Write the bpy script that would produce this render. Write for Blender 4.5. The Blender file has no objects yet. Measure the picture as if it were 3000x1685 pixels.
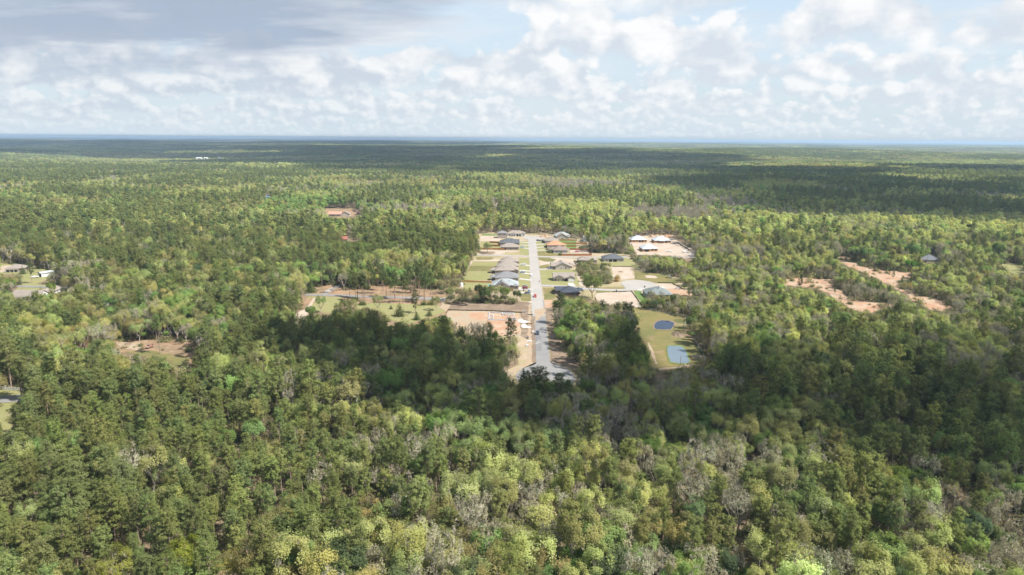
import bpy, bmesh, math, random
import numpy as np
from mathutils import Vector, Matrix

random.seed(7)
rng = np.random.default_rng(11)
SC = bpy.context.scene
COL = SC.collection

# ------------------------------------------------------------------ camera
CAM_H = 110.0
PITCH = math.radians(12.30)
ROLL = math.radians(0.39)
FPX, CX, CY = 2000.0, 1500.0, 842.5          # photograph: 3000 x 1685
F = Vector((0, math.cos(PITCH), -math.sin(PITCH)))
R0 = Vector((1, 0, 0))
U0 = Vector((0, math.sin(PITCH), math.cos(PITCH)))
RT = R0 * math.cos(ROLL) + U0 * math.sin(ROLL)
UP = U0 * math.cos(ROLL) - R0 * math.sin(ROLL)
cam_d = bpy.data.cameras.new('camera')
cam_d.sensor_width = 36.0
cam_d.lens = 24.0
cam_d.clip_start = 1.0
cam_d.clip_end = 120000.0
cam = bpy.data.objects.new('camera', cam_d)
COL.objects.link(cam)
m = Matrix(((RT.x, UP.x, -F.x, 0), (RT.y, UP.y, -F.y, 0), (RT.z, UP.z, -F.z, CAM_H), (0, 0, 0, 1)))
cam.matrix_world = m
SC.camera = cam

# ------------------------------------------------------------------ sun, exposure
SUN_EL = math.radians(54)
SUN_AZ = math.radians(109)                    # clockwise from +Y
SDIR = Vector((math.sin(SUN_AZ) * math.cos(SUN_EL), math.cos(SUN_AZ) * math.cos(SUN_EL), math.sin(SUN_EL)))
sun_d = bpy.data.lights.new('sun', 'SUN')
sun_d.energy = 3.4
sun_d.angle = math.radians(0.53)
sun_d.color = (1.0, 0.95, 0.87)
sun = bpy.data.objects.new('sun', sun_d)
sun.rotation_euler = SDIR.to_track_quat('Z', 'Y').to_euler()
sun.location = (0, 0, 400)
COL.objects.link(sun)
vs = SC.view_settings
SC.display_settings.display_device = 'sRGB'
vs.view_transform = 'Standard'
vs.look = 'None'
vs.gamma = 1.0
vs.exposure = 1.36
vs.use_curve_mapping = False
SKY_K = 2 ** -1.3                             # cloud radiances below are given for exposure 0
cy = SC.cycles
cy.max_bounces = 6
cy.diffuse_bounces = 4
cy.glossy_bounces = 2
cy.transmission_bounces = 3
cy.volume_bounces = 0
cy.transparent_max_bounces = 8
cy.use_denoising = True
cy.denoiser = 'OPENIMAGEDENOISE'
cy.denoising_input_passes = 'RGB_ALBEDO_NORMAL'
cy.denoising_prefilter = 'ACCURATE'
cy.sample_clamp_indirect = 6.0
cy.caustics_reflective = False
cy.caustics_refractive = False


# ------------------------------------------------------------------ node helper
class NB:
    def __init__(self, tree):
        self.t = tree
        self.n = tree.nodes
        self.l = tree.links

    def node(self, typ, **kw):
        nd = self.n.new(typ)
        for k, v in kw.items():
            setattr(nd, k, v)
        return nd

    def put(self, sock, v):
        if hasattr(v, 'is_output') or isinstance(v, bpy.types.NodeSocket):
            self.l.new(v, sock)
        elif v is not None:
            if isinstance(v, (tuple, list)) and len(v) == 3 and sock.type == 'RGBA':
                v = (*v, 1)
            sock.default_value = v

    def m(self, op, a, b=None, c=None, clamp=False):
        nd = self.node('ShaderNodeMath', operation=op, use_clamp=clamp)
        for s, v in zip(nd.inputs, (a, b, c)):
            self.put(s, v)
        return nd.outputs[0]

    def v(self, op, a, b=None):
        nd = self.node('ShaderNodeVectorMath', operation=op)
        self.put(nd.inputs[0], a)
        if b is not None:
            if op == 'SCALE':
                self.put(nd.inputs[3], b)
            else:
                self.put(nd.inputs[1], b)
        return nd.outputs[1] if op in ('LENGTH', 'DOT_PRODUCT') else nd.outputs[0]

    def step(self, x, lo, hi, a=0.0, b=1.0):
        nd = self.node('ShaderNodeMapRange', interpolation_type='SMOOTHSTEP')
        for s, v in zip(nd.inputs, (x, lo, hi, a, b)):
            self.put(s, v)
        return nd.outputs[0]

    def noise(self, vec, scale, detail=3, rough=0.5, color=False, dist=0.0):
        nd = self.node('ShaderNodeTexNoise')
        self.put(nd.inputs['Vector'], vec)
        self.put(nd.inputs['Scale'], scale)
        self.put(nd.inputs['Detail'], detail)
        self.put(nd.inputs['Roughness'], rough)
        self.put(nd.inputs['Distortion'], dist)
        return nd.outputs[1] if color else nd.outputs[0]

    def mix(self, f, a, b, mode='MIX'):
        nd = self.node('ShaderNodeMix', data_type='RGBA', blend_type=mode)
        self.put(nd.inputs[0], f)
        self.put(nd.inputs[6], a)
        self.put(nd.inputs[7], b)
        return nd.outputs[2]

    def comb(self, x, y, z):
        nd = self.node('ShaderNodeCombineXYZ')
        for s, v in zip(nd.inputs, (x, y, z)):
            self.put(s, v)
        return nd.outputs[0]

    def sep(self, v):
        nd = self.node('ShaderNodeSeparateXYZ')
        self.put(nd.inputs[0], v)
        return nd.outputs


def mat(name):
    mt = bpy.data.materials.new(name)
    mt.use_nodes = True
    mt.node_tree.nodes.clear()
    b = NB(mt.node_tree)
    out = b.node('ShaderNodeOutputMaterial')
    return mt, b, out


# ------------------------------------------------------------------ sky
world = bpy.data.worlds.new('World')
SC.world = world
world.use_nodes = True
wt = world.node_tree
wt.nodes.clear()
W = NB(wt)
wout = W.node('ShaderNodeOutputWorld')
bg = W.node('ShaderNodeBackground')
bg.inputs['Strength'].default_value = 0.1
W.l.new(bg.outputs[0], wout.inputs['Surface'])
tc = W.node('ShaderNodeTexCoord')
D = tc.outputs['Generated']
dx, dy, dz = W.sep(D)
sky = W.node('ShaderNodeTexSky', sky_type='NISHITA')
sky.sun_disc = False
sky.sun_elevation = SUN_EL
sky.sun_rotation = SUN_AZ
sky.altitude = 100
sky.air_density = 1.0
sky.dust_density = 1.5
KS = 10.0 * SKY_K                                # background strength is 0.1


def rgb(r, g, b_, k=KS):
    return (r * k, g * k, b_ * k)


hz = W.m('POWER', 2.718, W.m('MULTIPLY', W.m('MAXIMUM', dz, 0.0), -7.0))
nish = W.mix(0.7, sky.outputs[0], rgb(0.575, 0.71, 0.84))
base = W.mix(hz, nish, rgb(0.64, 0.735, 0.80))
veil = W.noise(W.v('MULTIPLY', D, (3.0, 3.0, 14.0)), 1.6, 5, 0.6)
base = W.mix(W.m('MULTIPLY', W.step(veil, 0.40, 0.72), 0.5), base, rgb(0.78, 0.83, 0.88))
# rows of cumulus, far to near: base height, thickness, frequency, how solid
rows = [(0.006, 0.012, 78, 0.55), (0.018, 0.018, 58, 0.7), (0.034, 0.026, 40, 0.85),
        (0.054, 0.036, 28, 0.95), (0.080, 0.052, 19, 1.0), (0.118, 0.075, 13, 1.0), (0.20, 0.12, 8, 1.0)]
side = W.step(dx, -0.55, 0.45, 0.065, 0.02)       # thicker cloud cover towards the left (west)
for i, (b0, t0, k0, op) in enumerate(rows):
    warp = W.noise(W.v('MULTIPLY', D, (k0 * 0.22,) * 3), 1.0, 1, 0.5)
    q = W.v('ADD', W.v('MULTIPLY', D, (k0, k0, k0 * 1.35)), (i * 7.3 + (11.7 if i in (3, 4) else 0), i * 3.1, i * 1.7))
    n1 = W.noise(q, 1.0, 5, 0.53)
    n2 = W.noise(W.v('ADD', q, (0.30, -0.05, 0.36)), 1.0, 4, 0.5)
    h = W.m('DIVIDE', W.m('SUBTRACT', W.m('SUBTRACT', dz, b0), W.m('MULTIPLY', W.m('SUBTRACT', warp, 0.5), t0 * 1.3)), t0)
    cov = W.noise(W.v('ADD', W.v('MULTIPLY', D, (k0 * 0.42,) * 3), (i * 1.9, 5.0, i * 4.1)), 1.0, 2, 0.5)
    core = W.m('ADD', W.m('ADD', n1, W.m('MULTIPLY', W.m('SUBTRACT', cov, 0.5), 1.5)),
               W.m('ADD', side, W.m('SUBTRACT', 0.20, W.m('MULTIPLY', h, 0.30))))
    dens = W.m('MULTIPLY', W.step(core, 0.49, 0.61),
               W.step(W.m('ADD', h, W.m('MULTIPLY', W.m('SUBTRACT', n1, 0.5), 0.9)), -0.28, 0.02))
    dens = W.m('MULTIPLY', dens, op)
    lit = W.m('ADD', W.m('ADD', W.m('MULTIPLY', W.m('SUBTRACT', n1, n2), 4.4), W.m('MULTIPLY', h, 0.60)), 0.20, clamp=True)
    dim = W.step(dx, -0.5, 0.2, 0.0, 1.0)
    white = W.mix(dim, rgb(0.88, 0.90, 0.915), rgb(0.95, 0.955, 0.96))
    gray = W.mix(dim, rgb(0.55, 0.625, 0.72), rgb(0.67, 0.735, 0.81))
    c = W.mix(lit, gray, white)
    c = W.mix(max(0.0, 0.50 - 0.11 * i), c, rgb(0.70, 0.775, 0.835))
    base = W.mix(dens, base, c)
# broken grey overcast overhead and to the left
zz = W.m('ADD', W.m('MAXIMUM', dz, 0.0), 0.10)
p = W.comb(W.m('DIVIDE', dx, zz), W.m('DIVIDE', dy, W.m('MULTIPLY', zz, 0.6)), 0.0)
s1 = W.noise(W.v('ADD', p, (2.2, 0.4, 0.0)), 0.75, 6, 0.58)
s2 = W.noise(W.v('ADD', p, (2.5, 0.2, 0.6)), 0.75, 5, 0.56)
bias = W.m('MULTIPLY', W.step(W.m('SUBTRACT', dz, W.m('MULTIPLY', W.m('ADD', dx, 0.2), 0.10)), 0.09, 0.165), W.step(W.m('ADD', dx, W.m('MULTIPLY', dz, 0.3)), 0.10, -0.10, -0.12, 0.25))
bias = W.m('ADD', bias, W.m('MULTIPLY', W.step(W.m('ADD', dz, W.m('MULTIPLY', dx, -0.10)), 0.055, 0.10), W.step(dx, -0.10, -0.36, 0.0, 0.12)))
sd = W.step(W.m('ADD', s1, bias), 0.53, 0.78)
sd = W.m('MULTIPLY', sd, W.step(dz, 0.05, 0.12, 0.0, 0.9))
slit = W.m('ADD', W.m('MULTIPLY', W.m('SUBTRACT', s1, s2), 3.4), W.m('SUBTRACT', 0.5, W.m('MULTIPLY', W.step(W.m('ADD', s1, bias), 0.60, 0.92), 0.55)), clamp=True)
sc_ = W.mix(slit, rgb(0.395, 0.475, 0.60), rgb(0.80, 0.83, 0.87))
base = W.mix(sd, base, sc_)
W.l.new(base, bg.inputs['Color'])
world.cycles.sampling_method = 'MANUAL'
world.cycles.sample_map_resolution = 512


# ------------------------------------------------------------------ pixels of the photograph <-> ground
def terrain_h(x, y):
    """gentle relief: flat around the village, low swells far out"""
    x = np.asarray(x, float)
    y = np.asarray(y, float)
    d = np.hypot(x, y)
    a = np.clip((d - 1300) / 3500, 0, 1)
    a = a * a * (3 - 2 * a)
    h = (7.0 * np.sin(x / 610 + 1.3) * np.sin(y / 530 + 0.4) + 9.0 * np.sin(x / 1900 + y / 1100 + 2.0)
         + 6.0 * np.sin(y / 790 - x / 2700 + 0.7) + 4.0 * np.sin(x / 340 + y / 910))
    far = np.clip((d - 6000) / 14000, 0, 1)
    return a * (h * (1.5 + 0.5 * far) + 1.0)


def at(px, py, z=0.0):
    d = F * FPX + RT * (px - CX) + UP * (CY - py)
    t = (CAM_H - z) / -d.z
    return Vector((d.x * t, d.y * t, z))


def atn(pts):
    return [at(px, py) for px, py in pts]


def proj(x, y, z):
    x, y, z = np.asarray(x, float), np.asarray(y, float), np.asarray(z, float) - CAM_H
    zc = x * F.x + y * F.y + z * F.z
    xc = x * RT.x + y * RT.y + z * RT.z
    yc = x * UP.x + y * UP.y + z * UP.z
    return CX + FPX * xc / zc, CY - FPX * yc / zc, zc


def zoom(ox, oy, k):
    return lambda x, y: (ox + x / k, oy + y / k)


R1 = zoom(1300, 640, 5.152)
R2 = zoom(1600, 640, 5.152)
R3 = zoom(1300, 860, 5.152)
R4 = zoom(1700, 820, 5.152)
R5 = zoom(800, 720, 4.257)
R6 = zoom(0, 720, 4.257)
R7 = zoom(0, 960, 4.257)
R8 = zoom(2200, 700, 3.22)
Q1 = zoom(1420, 660, 10.304)
Q2 = zoom(1400, 760, 10.304)
Q3 = zoom(1580, 660, 10.304)
Q4 = zoom(1600, 760, 10.304)
Q5 = zoom(1830, 680, 10.304)
Q6 = zoom(1720, 780, 8.587)
Q7 = zoom(1500, 900, 10.304)
Q8 = zoom(900, 560, 8.587)
QA = zoom(0, 760, 10.333)
QB = zoom(240, 960, 7.156)
QC = zoom(1290, 890, 8.587)
QD = zoom(1860, 890, 6.89)
QE = zoom(860, 780, 5.367)


def inside(poly, x, y):
    """vectorised point in polygon"""
    x, y = np.asarray(x), np.asarray(y)
    P = np.asarray(poly, float)
    res = np.zeros(x.shape, bool)
    box = (x >= P[:, 0].min()) & (x <= P[:, 0].max()) & (y >= P[:, 1].min()) & (y <= P[:, 1].max())
    if not box.any():
        return res
    xb, yb = x[box], y[box]
    r = np.zeros(xb.shape, bool)
    for (x0, y0), (x1, y1) in zip(P, np.roll(P, -1, 0)):
        if y0 == y1:
            continue
        c = (y0 > yb) != (y1 > yb)
        r ^= c & (xb < (x1 - x0) * (yb - y0) / (y1 - y0) + x0)
    res[box] = r
    return res


# ------------------------------------------------------------------ object helpers
def tag(o, label=None, cat=None, group=None, kind=None):
    if label: o['label'] = label
    if cat: o['category'] = cat
    if group: o['group'] = group
    if kind: o['kind'] = kind
    return o


def empty(name, loc, rz=0.0):
    o = bpy.data.objects.new(name, None)
    o.empty_display_size = 1.0
    o.location = loc
    o.rotation_euler = (0, 0, rz)
    COL.objects.link(o)
    return o


def link(name, me, parent=None, loc=None, rz=None):
    o = bpy.data.objects.new(name, me)
    COL.objects.link(o)
    if parent is not None:
        o.parent = parent
    if loc is not None:
        o.location = loc
    if rz is not None:
        o.rotation_euler = (0, 0, rz)
    return o


class MB:
    """collects boxes, prisms and tubes into one mesh"""

    def __init__(self):
        self.v, self.f, self.mi = [], [], []

    def face_set(self, vs, fs, mi=0):
        o = len(self.v)
        self.v += [tuple(v) for v in vs]
        for f in fs:
            self.f.append(tuple(i + o for i in f))
            self.mi.append(mi)
        return self

    def box(self, x0, x1, y0, y1, z0, z1, mi=0):
        vs = [(x0, y0, z0), (x1, y0, z0), (x1, y1, z0), (x0, y1, z0), (x0, y0, z1), (x1, y0, z1), (x1, y1, z1), (x0, y1, z1)]
        fs = [(3, 2, 1, 0), (4, 5, 6, 7), (0, 1, 5, 4), (1, 2, 6, 5), (2, 3, 7, 6), (3, 0, 4, 7)]
        return self.face_set(vs, fs, mi)

    def prism(self, poly, z0, z1, mi=0):
        n = len(poly)
        vs = [(x, y, z0) for x, y in poly] + [(x, y, z1) for x, y in poly]
        fs = [tuple(range(n - 1, -1, -1)), tuple(range(n, 2 * n))] + [(i, (i + 1) % n, n + (i + 1) % n, n + i) for i in range(n)]
        return self.face_set(vs, fs, mi)

    def tube(self, pts, rad, n=6, mi=0):
        ring = []
        vs, fs = [], []
        for i, p in enumerate(pts):
            p = Vector(p)
            d = (Vector(pts[min(i + 1, len(pts) - 1)]) - Vector(pts[max(i - 1, 0)])).normalized()
            a = d.orthogonal().normalized()
            b = d.cross(a)
            r = rad[i] if isinstance(rad, (list, tuple)) else rad
            for k in range(n):
                w = 2 * math.pi * k / n
                vs.append(p + a * (r * math.cos(w)) + b * (r * math.sin(w)))
        for i in range(len(pts) - 1):
            for k in range(n):
                fs.append((i * n + k, i * n + (k + 1) % n, (i + 1) * n + (k + 1) % n, (i + 1) * n + k))
        fs.append(tuple(range(n - 1, -1, -1)))
        fs.append(tuple(range((len(pts) - 1) * n, len(pts) * n)))
        return self.face_set(vs, fs, mi)

    def mesh(self, name, *mats):
        me = bpy.data.meshes.new(name)
        me.from_pydata(self.v, [], self.f)
        for mm in mats:
            me.materials.append(mm)
        if any(self.mi):
            me.polygons.foreach_set('material_index', self.mi)
        me.update()
        return me

    def build(self, name, mats, parent=None, loc=None, rz=None):
        if not isinstance(mats, (list, tuple)):
            mats = [mats]
        return link(name, self.mesh(name, *mats), parent, loc, rz)


# ------------------------------------------------------------------ materials
def ground_mat(name, a, b_, c=None, s=0.08, s2=0.6, rough=0.95, bump=0.4, lo=0.4, hi=0.62, clo=0.55, chi=0.68):
    """a, b_: the two main colours in patches; c: a third colour in smaller patches"""
    mt, b, out = mat(name)
    pos = b.node('ShaderNodeNewGeometry').outputs['Position']
    n = b.noise(pos, s, 5, 0.62)
    n2 = b.noise(b.v('ADD', pos, (31.0, 17.0, 0.0)), s * 2.3, 5, 0.65)
    n3 = b.noise(pos, s2, 4, 0.7)
    col = b.mix(b.step(n, lo, hi), a, b_)
    if c:
        col = b.mix(b.step(n2, clo, chi), col, c)
    f = b.m('ADD', 0.72, b.m('MULTIPLY', n3, 0.56))
    col = b.mix(1.0, col, b.comb(f, f, f), 'MULTIPLY')
    p = b.node('ShaderNodeBsdfPrincipled')
    b.put(p.inputs['Base Color'], col)
    p.inputs['Roughness'].default_value = rough
    p.inputs['Specular IOR Level'].default_value = 0.2
    if bump:
        bm = b.node('ShaderNodeBump')
        bm.inputs['Strength'].default_value = bump
        bm.inputs['Distance'].default_value = 0.25
        b.put(bm.inputs['Height'], n3)
        b.put(p.inputs['Normal'], bm.outputs[0])
    b.l.new(p.outputs[0], out.inputs[0])
    return mt


def paint(name, col, rough=0.6, var=0.12, s=1.5, metal=0.0, spec=0.3):
    mt, b, out = mat(name)
    pos = b.node('ShaderNodeTexCoord').outputs['Object']
    n = b.noise(pos, s, 4, 0.6)
    f = b.m('ADD', 1.0 - var, b.m('MULTIPLY', n, 2 * var))
    p = b.node('ShaderNodeBsdfPrincipled')
    b.put(p.inputs['Base Color'], b.mix(1.0, col, b.comb(f, f, f), 'MULTIPLY'))
    p.inputs['Roughness'].default_value = rough
    p.inputs['Metallic'].default_value = metal
    p.inputs['Specular IOR Level'].default_value = spec
    b.l.new(p.outputs[0], out.inputs[0])
    return mt


def shingle(name, col):
    """shingles in courses: fine tone changes along and across the courses"""
    mt, b, out = mat(name)
    pos = b.node('ShaderNodeTexCoord').outputs['Object']
    n = b.noise(b.v('MULTIPLY', pos, (2.0, 2.0, 9.0)), 1.3, 3, 0.6)
    n2 = b.noise(pos, 0.35, 3, 0.55)
    f = b.m('ADD', 0.66, b.m('ADD', b.m('MULTIPLY', n, 0.36), b.m('MULTIPLY', n2, 0.32)))
    p = b.node('ShaderNodeBsdfPrincipled')
    b.put(p.inputs['Base Color'], b.mix(1.0, col, b.comb(f, f, f), 'MULTIPLY'))
    p.inputs['Roughness'].default_value = 0.9
    p.inputs['Specular IOR Level'].default_value = 0.25
    b.l.new(p.outputs[0], out.inputs[0])
    return mt


def masonry(name, col, mortar=(0.42, 0.39, 0.36)):
    mt, b, out = mat(name)
    pos = b.node('ShaderNodeTexCoord').outputs['Object']
    x, y, z = b.sep(pos)
    br = b.node('ShaderNodeTexBrick')
    b.put(br.inputs['Vector'], b.comb(b.m('ADD', x, y), z, 0.0))
    br.inputs['Scale'].default_value = 4.5
    br.inputs['Mortar Size'].default_value = 0.03
    b.put(br.inputs['Color1'], col)
    b.put(br.inputs['Color2'], tuple(v * 0.72 for v in col))
    b.put(br.inputs['Mortar'], mortar)
    p = b.node('ShaderNodeBsdfPrincipled')
    b.put(p.inputs['Base Color'], br.outputs[0])
    p.inputs['Roughness'].default_value = 0.9
    b.l.new(p.outputs[0], out.inputs[0])
    return mt


def foliage(name, trans=0.45, varc=0.16):
    """leaf colour comes from the tree's own 'tint'"""
    mt, b, out = mat(name)
    t = b.node('ShaderNodeAttribute', attribute_type='INSTANCER', attribute_name='tint')
    pos = b.node('ShaderNodeNewGeometry').outputs['Position']
    n = b.noise(pos, 0.55, 3, 0.65)
    f = b.m('ADD', 1.0 - varc, b.m('MULTIPLY', n, 2 * varc))
    col = b.mix(1.0, t.outputs['Color'], b.comb(f, f, b.m('MULTIPLY', f, 0.97)), 'MULTIPLY')
    d = b.node('ShaderNodeBsdfDiffuse')
    b.put(d.inputs['Color'], col)
    tr = b.node('ShaderNodeBsdfTranslucent')
    b.put(tr.inputs['Color'], b.mix(1.0, col, (1.25, 1.35, 0.75), 'MULTIPLY'))
    mx = b.node('ShaderNodeMixShader')
    mx.inputs[0].default_value = trans
    b.l.new(d.outputs[0], mx.inputs[1])
    b.l.new(tr.outputs[0], mx.inputs[2])
    b.l.new(mx.outputs[0], out.inputs[0])
    return mt


M = {}
M['leaf'] = foliage('leaf')
M['needle'] = foliage('needle', 0.40, 0.18)
M['bark'] = paint('bark', (0.135, 0.105, 0.085), 0.95, 0.35, 1.2)
M['pine_bark'] = paint('pine_bark', (0.29, 0.215, 0.17), 0.95, 0.35, 0.9)
M['pale_bark'] = paint('pale_bark', (0.365, 0.319, 0.274), 0.95, 0.3, 0.8)
M['twig'] = paint('twig', (0.47, 0.42, 0.335), 0.95, 0.3, 0.5)
M['floor'] = ground_mat('forest_floor', (0.099, 0.072, 0.046), (0.065, 0.057, 0.034), (0.167, 0.114, 0.076), 0.05, 0.7)
M['lot'] = ground_mat('lot_soil', (0.258, 0.220, 0.118), (0.350, 0.277, 0.201), (0.198, 0.182, 0.084), 0.06, 1.1)
M['sand'] = ground_mat('sand', (0.357, 0.285, 0.224), (0.380, 0.323, 0.266), (0.350, 0.247, 0.175), 0.07, 0.9)
M['clay'] = ground_mat('clay', (0.342, 0.205, 0.129), (0.357, 0.274, 0.198), (0.304, 0.160, 0.091), 0.11, 1.0)
M['lawn'] = ground_mat('lawn', (0.225, 0.21, 0.095), (0.195, 0.20, 0.078), (0.255, 0.225, 0.125), 0.05, 1.3, lo=0.35, hi=0.7)
M['lawn_fresh'] = ground_mat('fresh_lawn', (0.099, 0.160, 0.046), (0.129, 0.171, 0.053), None, 0.08, 1.2)
M['meadow'] = ground_mat('meadow', (0.171, 0.144, 0.055), (0.125, 0.125, 0.046), (0.228, 0.163, 0.095), 0.045, 1.1)
M['litter'] = ground_mat('pine_straw', (0.274, 0.179, 0.110), (0.190, 0.137, 0.084), (0.319, 0.228, 0.152), 0.07, 0.9)
M['brown'] = ground_mat('brown_brush', (0.167, 0.122, 0.087), (0.228, 0.171, 0.122), (0.129, 0.099, 0.065), 0.09, 1.0)
M['dirt'] = ground_mat('dirt', (0.319, 0.236, 0.160), (0.304, 0.255, 0.190), (0.319, 0.198, 0.114), 0.12, 1.0)
M['asphalt'] = ground_mat('asphalt', (0.195, 0.193, 0.195), (0.22, 0.215, 0.21), None, 0.06, 1.6, 0.85, 0.1)  # on the near street this darker grey carries cloud half shade
M['asphalt_dusty'] = ground_mat('dusty_asphalt', (0.295, 0.28, 0.262), (0.32, 0.30, 0.278), None, 0.05, 1.6, 0.9, 0.1)
M['asphalt_new'] = ground_mat('asphalt_patch', (0.155, 0.155, 0.16), (0.175, 0.175, 0.175), None, 0.2, 1.6, 0.85, 0.1)
M['concrete'] = ground_mat('concrete', (0.418, 0.399, 0.369), (0.380, 0.365, 0.338), None, 0.15, 1.0, 0.85, 0.1)
M['gutter'] = ground_mat('gutter_concrete', (0.304, 0.281, 0.255), (0.274, 0.247, 0.217), None, 0.2, 1.0, 0.9, 0.1)
M['washout'] = ground_mat('white_gravel', (0.562, 0.555, 0.547), (0.517, 0.509, 0.502), None, 0.3, 2.0, 0.95, 0.5)
M['white'] = paint('white_paint', (0.68, 0.68, 0.66), 0.6, 0.06)
M['trim'] = paint('trim', (0.60, 0.57, 0.52), 0.6, 0.06)
M['glass'] = paint('glass', (0.035, 0.04, 0.05), 0.12, 0.1, 1.0, 0.0, 0.6)
M['dark'] = paint('dark_opening', (0.03, 0.028, 0.026), 0.9, 0.1)  # dark doors and vents, also painted shade inside wall openings
M['tyre'] = paint('tyre', (0.02, 0.02, 0.02), 0.9, 0.1)
M['rim'] = paint('rim', (0.45, 0.45, 0.46), 0.35, 0.05, 1.0, 0.8)
M['lamp'] = paint('headlamp', (0.75, 0.75, 0.72), 0.15, 0.02, 1.0, 0.0, 0.6)
M['fence_new'] = paint('new_cedar', (0.426, 0.228, 0.087), 0.85, 0.22, 1.2)
M['fence_red'] = paint('stained_cedar', (0.319, 0.129, 0.057), 0.85, 0.22, 1.2)
M['silt'] = paint('silt_fabric', (0.045, 0.03, 0.024), 0.95, 0.2)
M['timber'] = paint('raw_timber', (0.426, 0.251, 0.125), 0.85, 0.18, 0.9)
M['steel'] = paint('galvanised', (0.46, 0.49, 0.50), 0.45, 0.08, 1.0, 0.6)
M['pole'] = paint('weathered_wood', (0.27, 0.23, 0.19), 0.95, 0.25)
M['block'] = paint('concrete_block', (0.42, 0.43, 0.46), 0.9, 0.18, 2.0)
M['skin'] = paint('skin', (0.45, 0.29, 0.21), 0.6, 0.05)


def water_mat(name, col, rough, bump):
    mt, b, out = mat(name)
    pos = b.node('ShaderNodeNewGeometry').outputs['Position']
    n = b.noise(pos, 0.12, 3, 0.5)
    p = b.node('ShaderNodeBsdfPrincipled')
    b.put(p.inputs['Base Color'], b.mix(n, col, tuple(v * 1.25 for v in col)))
    p.inputs['Roughness'].default_value = rough
    p.inputs['IOR'].default_value = 1.33
    p.inputs['Specular IOR Level'].default_value = 0.4 if bump else 0.26
    if not bump:
        b.l.new(p.outputs[0], out.inputs[0])
        return mt
    bm = b.node('ShaderNodeBump')
    bm.inputs['Strength'].default_value = bump
    bm.inputs['Distance'].default_value = 0.02
    b.put(bm.inputs['Height'], b.noise(pos, 2.2, 3, 0.6))
    b.put(p.inputs['Normal'], bm.outputs[0])
    b.l.new(p.outputs[0], out.inputs[0])
    return mt


M['pond_clear'] = water_mat('clear_pond_water', (0.012, 0.024, 0.05), 0.0, 0.0)  # blue in the base colour imitates a bluer sky reflection
M['pond_milky'] = water_mat('milky_pond_water', (0.10, 0.135, 0.165), 0.08, 0.1)


# ------------------------------------------------------------------ ground
def build_ground():
    rr = [0.0] + list(np.geomspace(40, 1200, 26)) + list(np.geomspace(1350, 60000, 60))
    na = 121
    aa = np.linspace(math.radians(28), math.radians(152), na)
    V, Fc = [], []
    for r in rr:
        for a in aa:
            x, y = r * math.cos(a), r * math.sin(a) - 60
            V.append((x, y, float(terrain_h(x, y)) - (r > 1200) * 0.0))
    for i in range(len(rr) - 1):
        for k in range(na - 1):
            a = i * na + k
            Fc.append((a, a + 1, a + na + 1, a + na) if i else (a, a + na + 1, a + na))
    me = bpy.data.meshes.new('ground')
    me.from_pydata(V, [], [f[::-1] for f in Fc])
    mt, b, out = mat('woodland_ground')
    pos = b.node('ShaderNodeNewGeometry').outputs['Position']
    dist = b.v('LENGTH', pos)
    n = b.noise(pos, 0.05, 5, 0.65)
    n3 = b.noise(pos, 0.7, 4, 0.7)
    near = b.mix(b.step(n, 0.4, 0.62), (0.182, 0.133, 0.087), (0.129, 0.114, 0.065))
    near = b.mix(b.step(b.noise(pos, 0.02, 3, 0.5), 0.5, 0.66), near, (0.213, 0.160, 0.110))
    w = b.noise(b.v('MULTIPLY', pos, (0.5, 1.0, 1.0)), 0.0022, 6, 0.7)
    w2 = b.noise(pos, 0.012, 5, 0.75)
    far = b.mix(b.step(w, 0.42, 0.66), (0.021, 0.032, 0.014), (0.065, 0.067, 0.027))
    far = b.mix(b.step(w2, 0.40, 0.70), far, (0.015, 0.024, 0.011))
    col = b.mix(b.step(dist, 900, 2600), near, far)
    f = b.m('ADD', 0.7, b.m('MULTIPLY', n3, 0.6))
    col = b.mix(1.0, col, b.comb(f, f, f), 'MULTIPLY')
    p = b.node('ShaderNodeBsdfPrincipled')
    b.put(p.inputs['Base Color'], col)
    p.inputs['Roughness'].default_value = 1.0
    p.inputs['Specular IOR Level'].default_value = 0.0
    b.l.new(p.outputs[0], out.inputs[0])
    me.materials.append(mt)
    for p_ in me.polygons:
        p_.use_smooth = True
    tag(link('ground', me), 'wooded ground running flat to the horizon', kind='structure')


build_ground()


def organic(pts, amp, step):
    """ground outline with small irregularities"""
    out = []
    n = len(pts)
    for i in range(n):
        a, b = Vector(pts[i]), Vector(pts[(i + 1) % n])
        k = max(1, int((b - a).length / step))
        for j in range(k):
            q = a.lerp(b, j / k)
            if amp:
                q = q + Vector((random.gauss(0, amp), random.gauss(0, amp), 0))
            out.append(q)
    return out


LAYER = [0]


def sheet(name, px, z, material, label, amp=0.5, step=4.0, ground=False, kind='structure'):
    LAYER[0] += 1
    z += 0.0012 * LAYER[0]                                   # no two sheets share a plane
    pts = px if ground else atn(px)
    pts = organic(pts, amp, step)
    bm = bmesh.new()
    vs = [bm.verts.new((p_.x, p_.y, z)) for p_ in pts]
    try:
        f = bm.faces.new(vs)
        bmesh.ops.triangulate(bm, faces=[f], ngon_method='EAR_CLIP')
    except ValueError:
        pass
    bmesh.ops.recalc_face_normals(bm, faces=bm.faces[:])
    if bm.faces and bm.faces[0].normal.z < 0:
        bmesh.ops.reverse_faces(bm, faces=bm.faces[:])
    me = bpy.data.meshes.new(name)
    bm.to_mesh(me)
    bm.free()
    me.materials.append(material)
    o = link(name, me)
    return tag(o, label, kind=kind)


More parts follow.
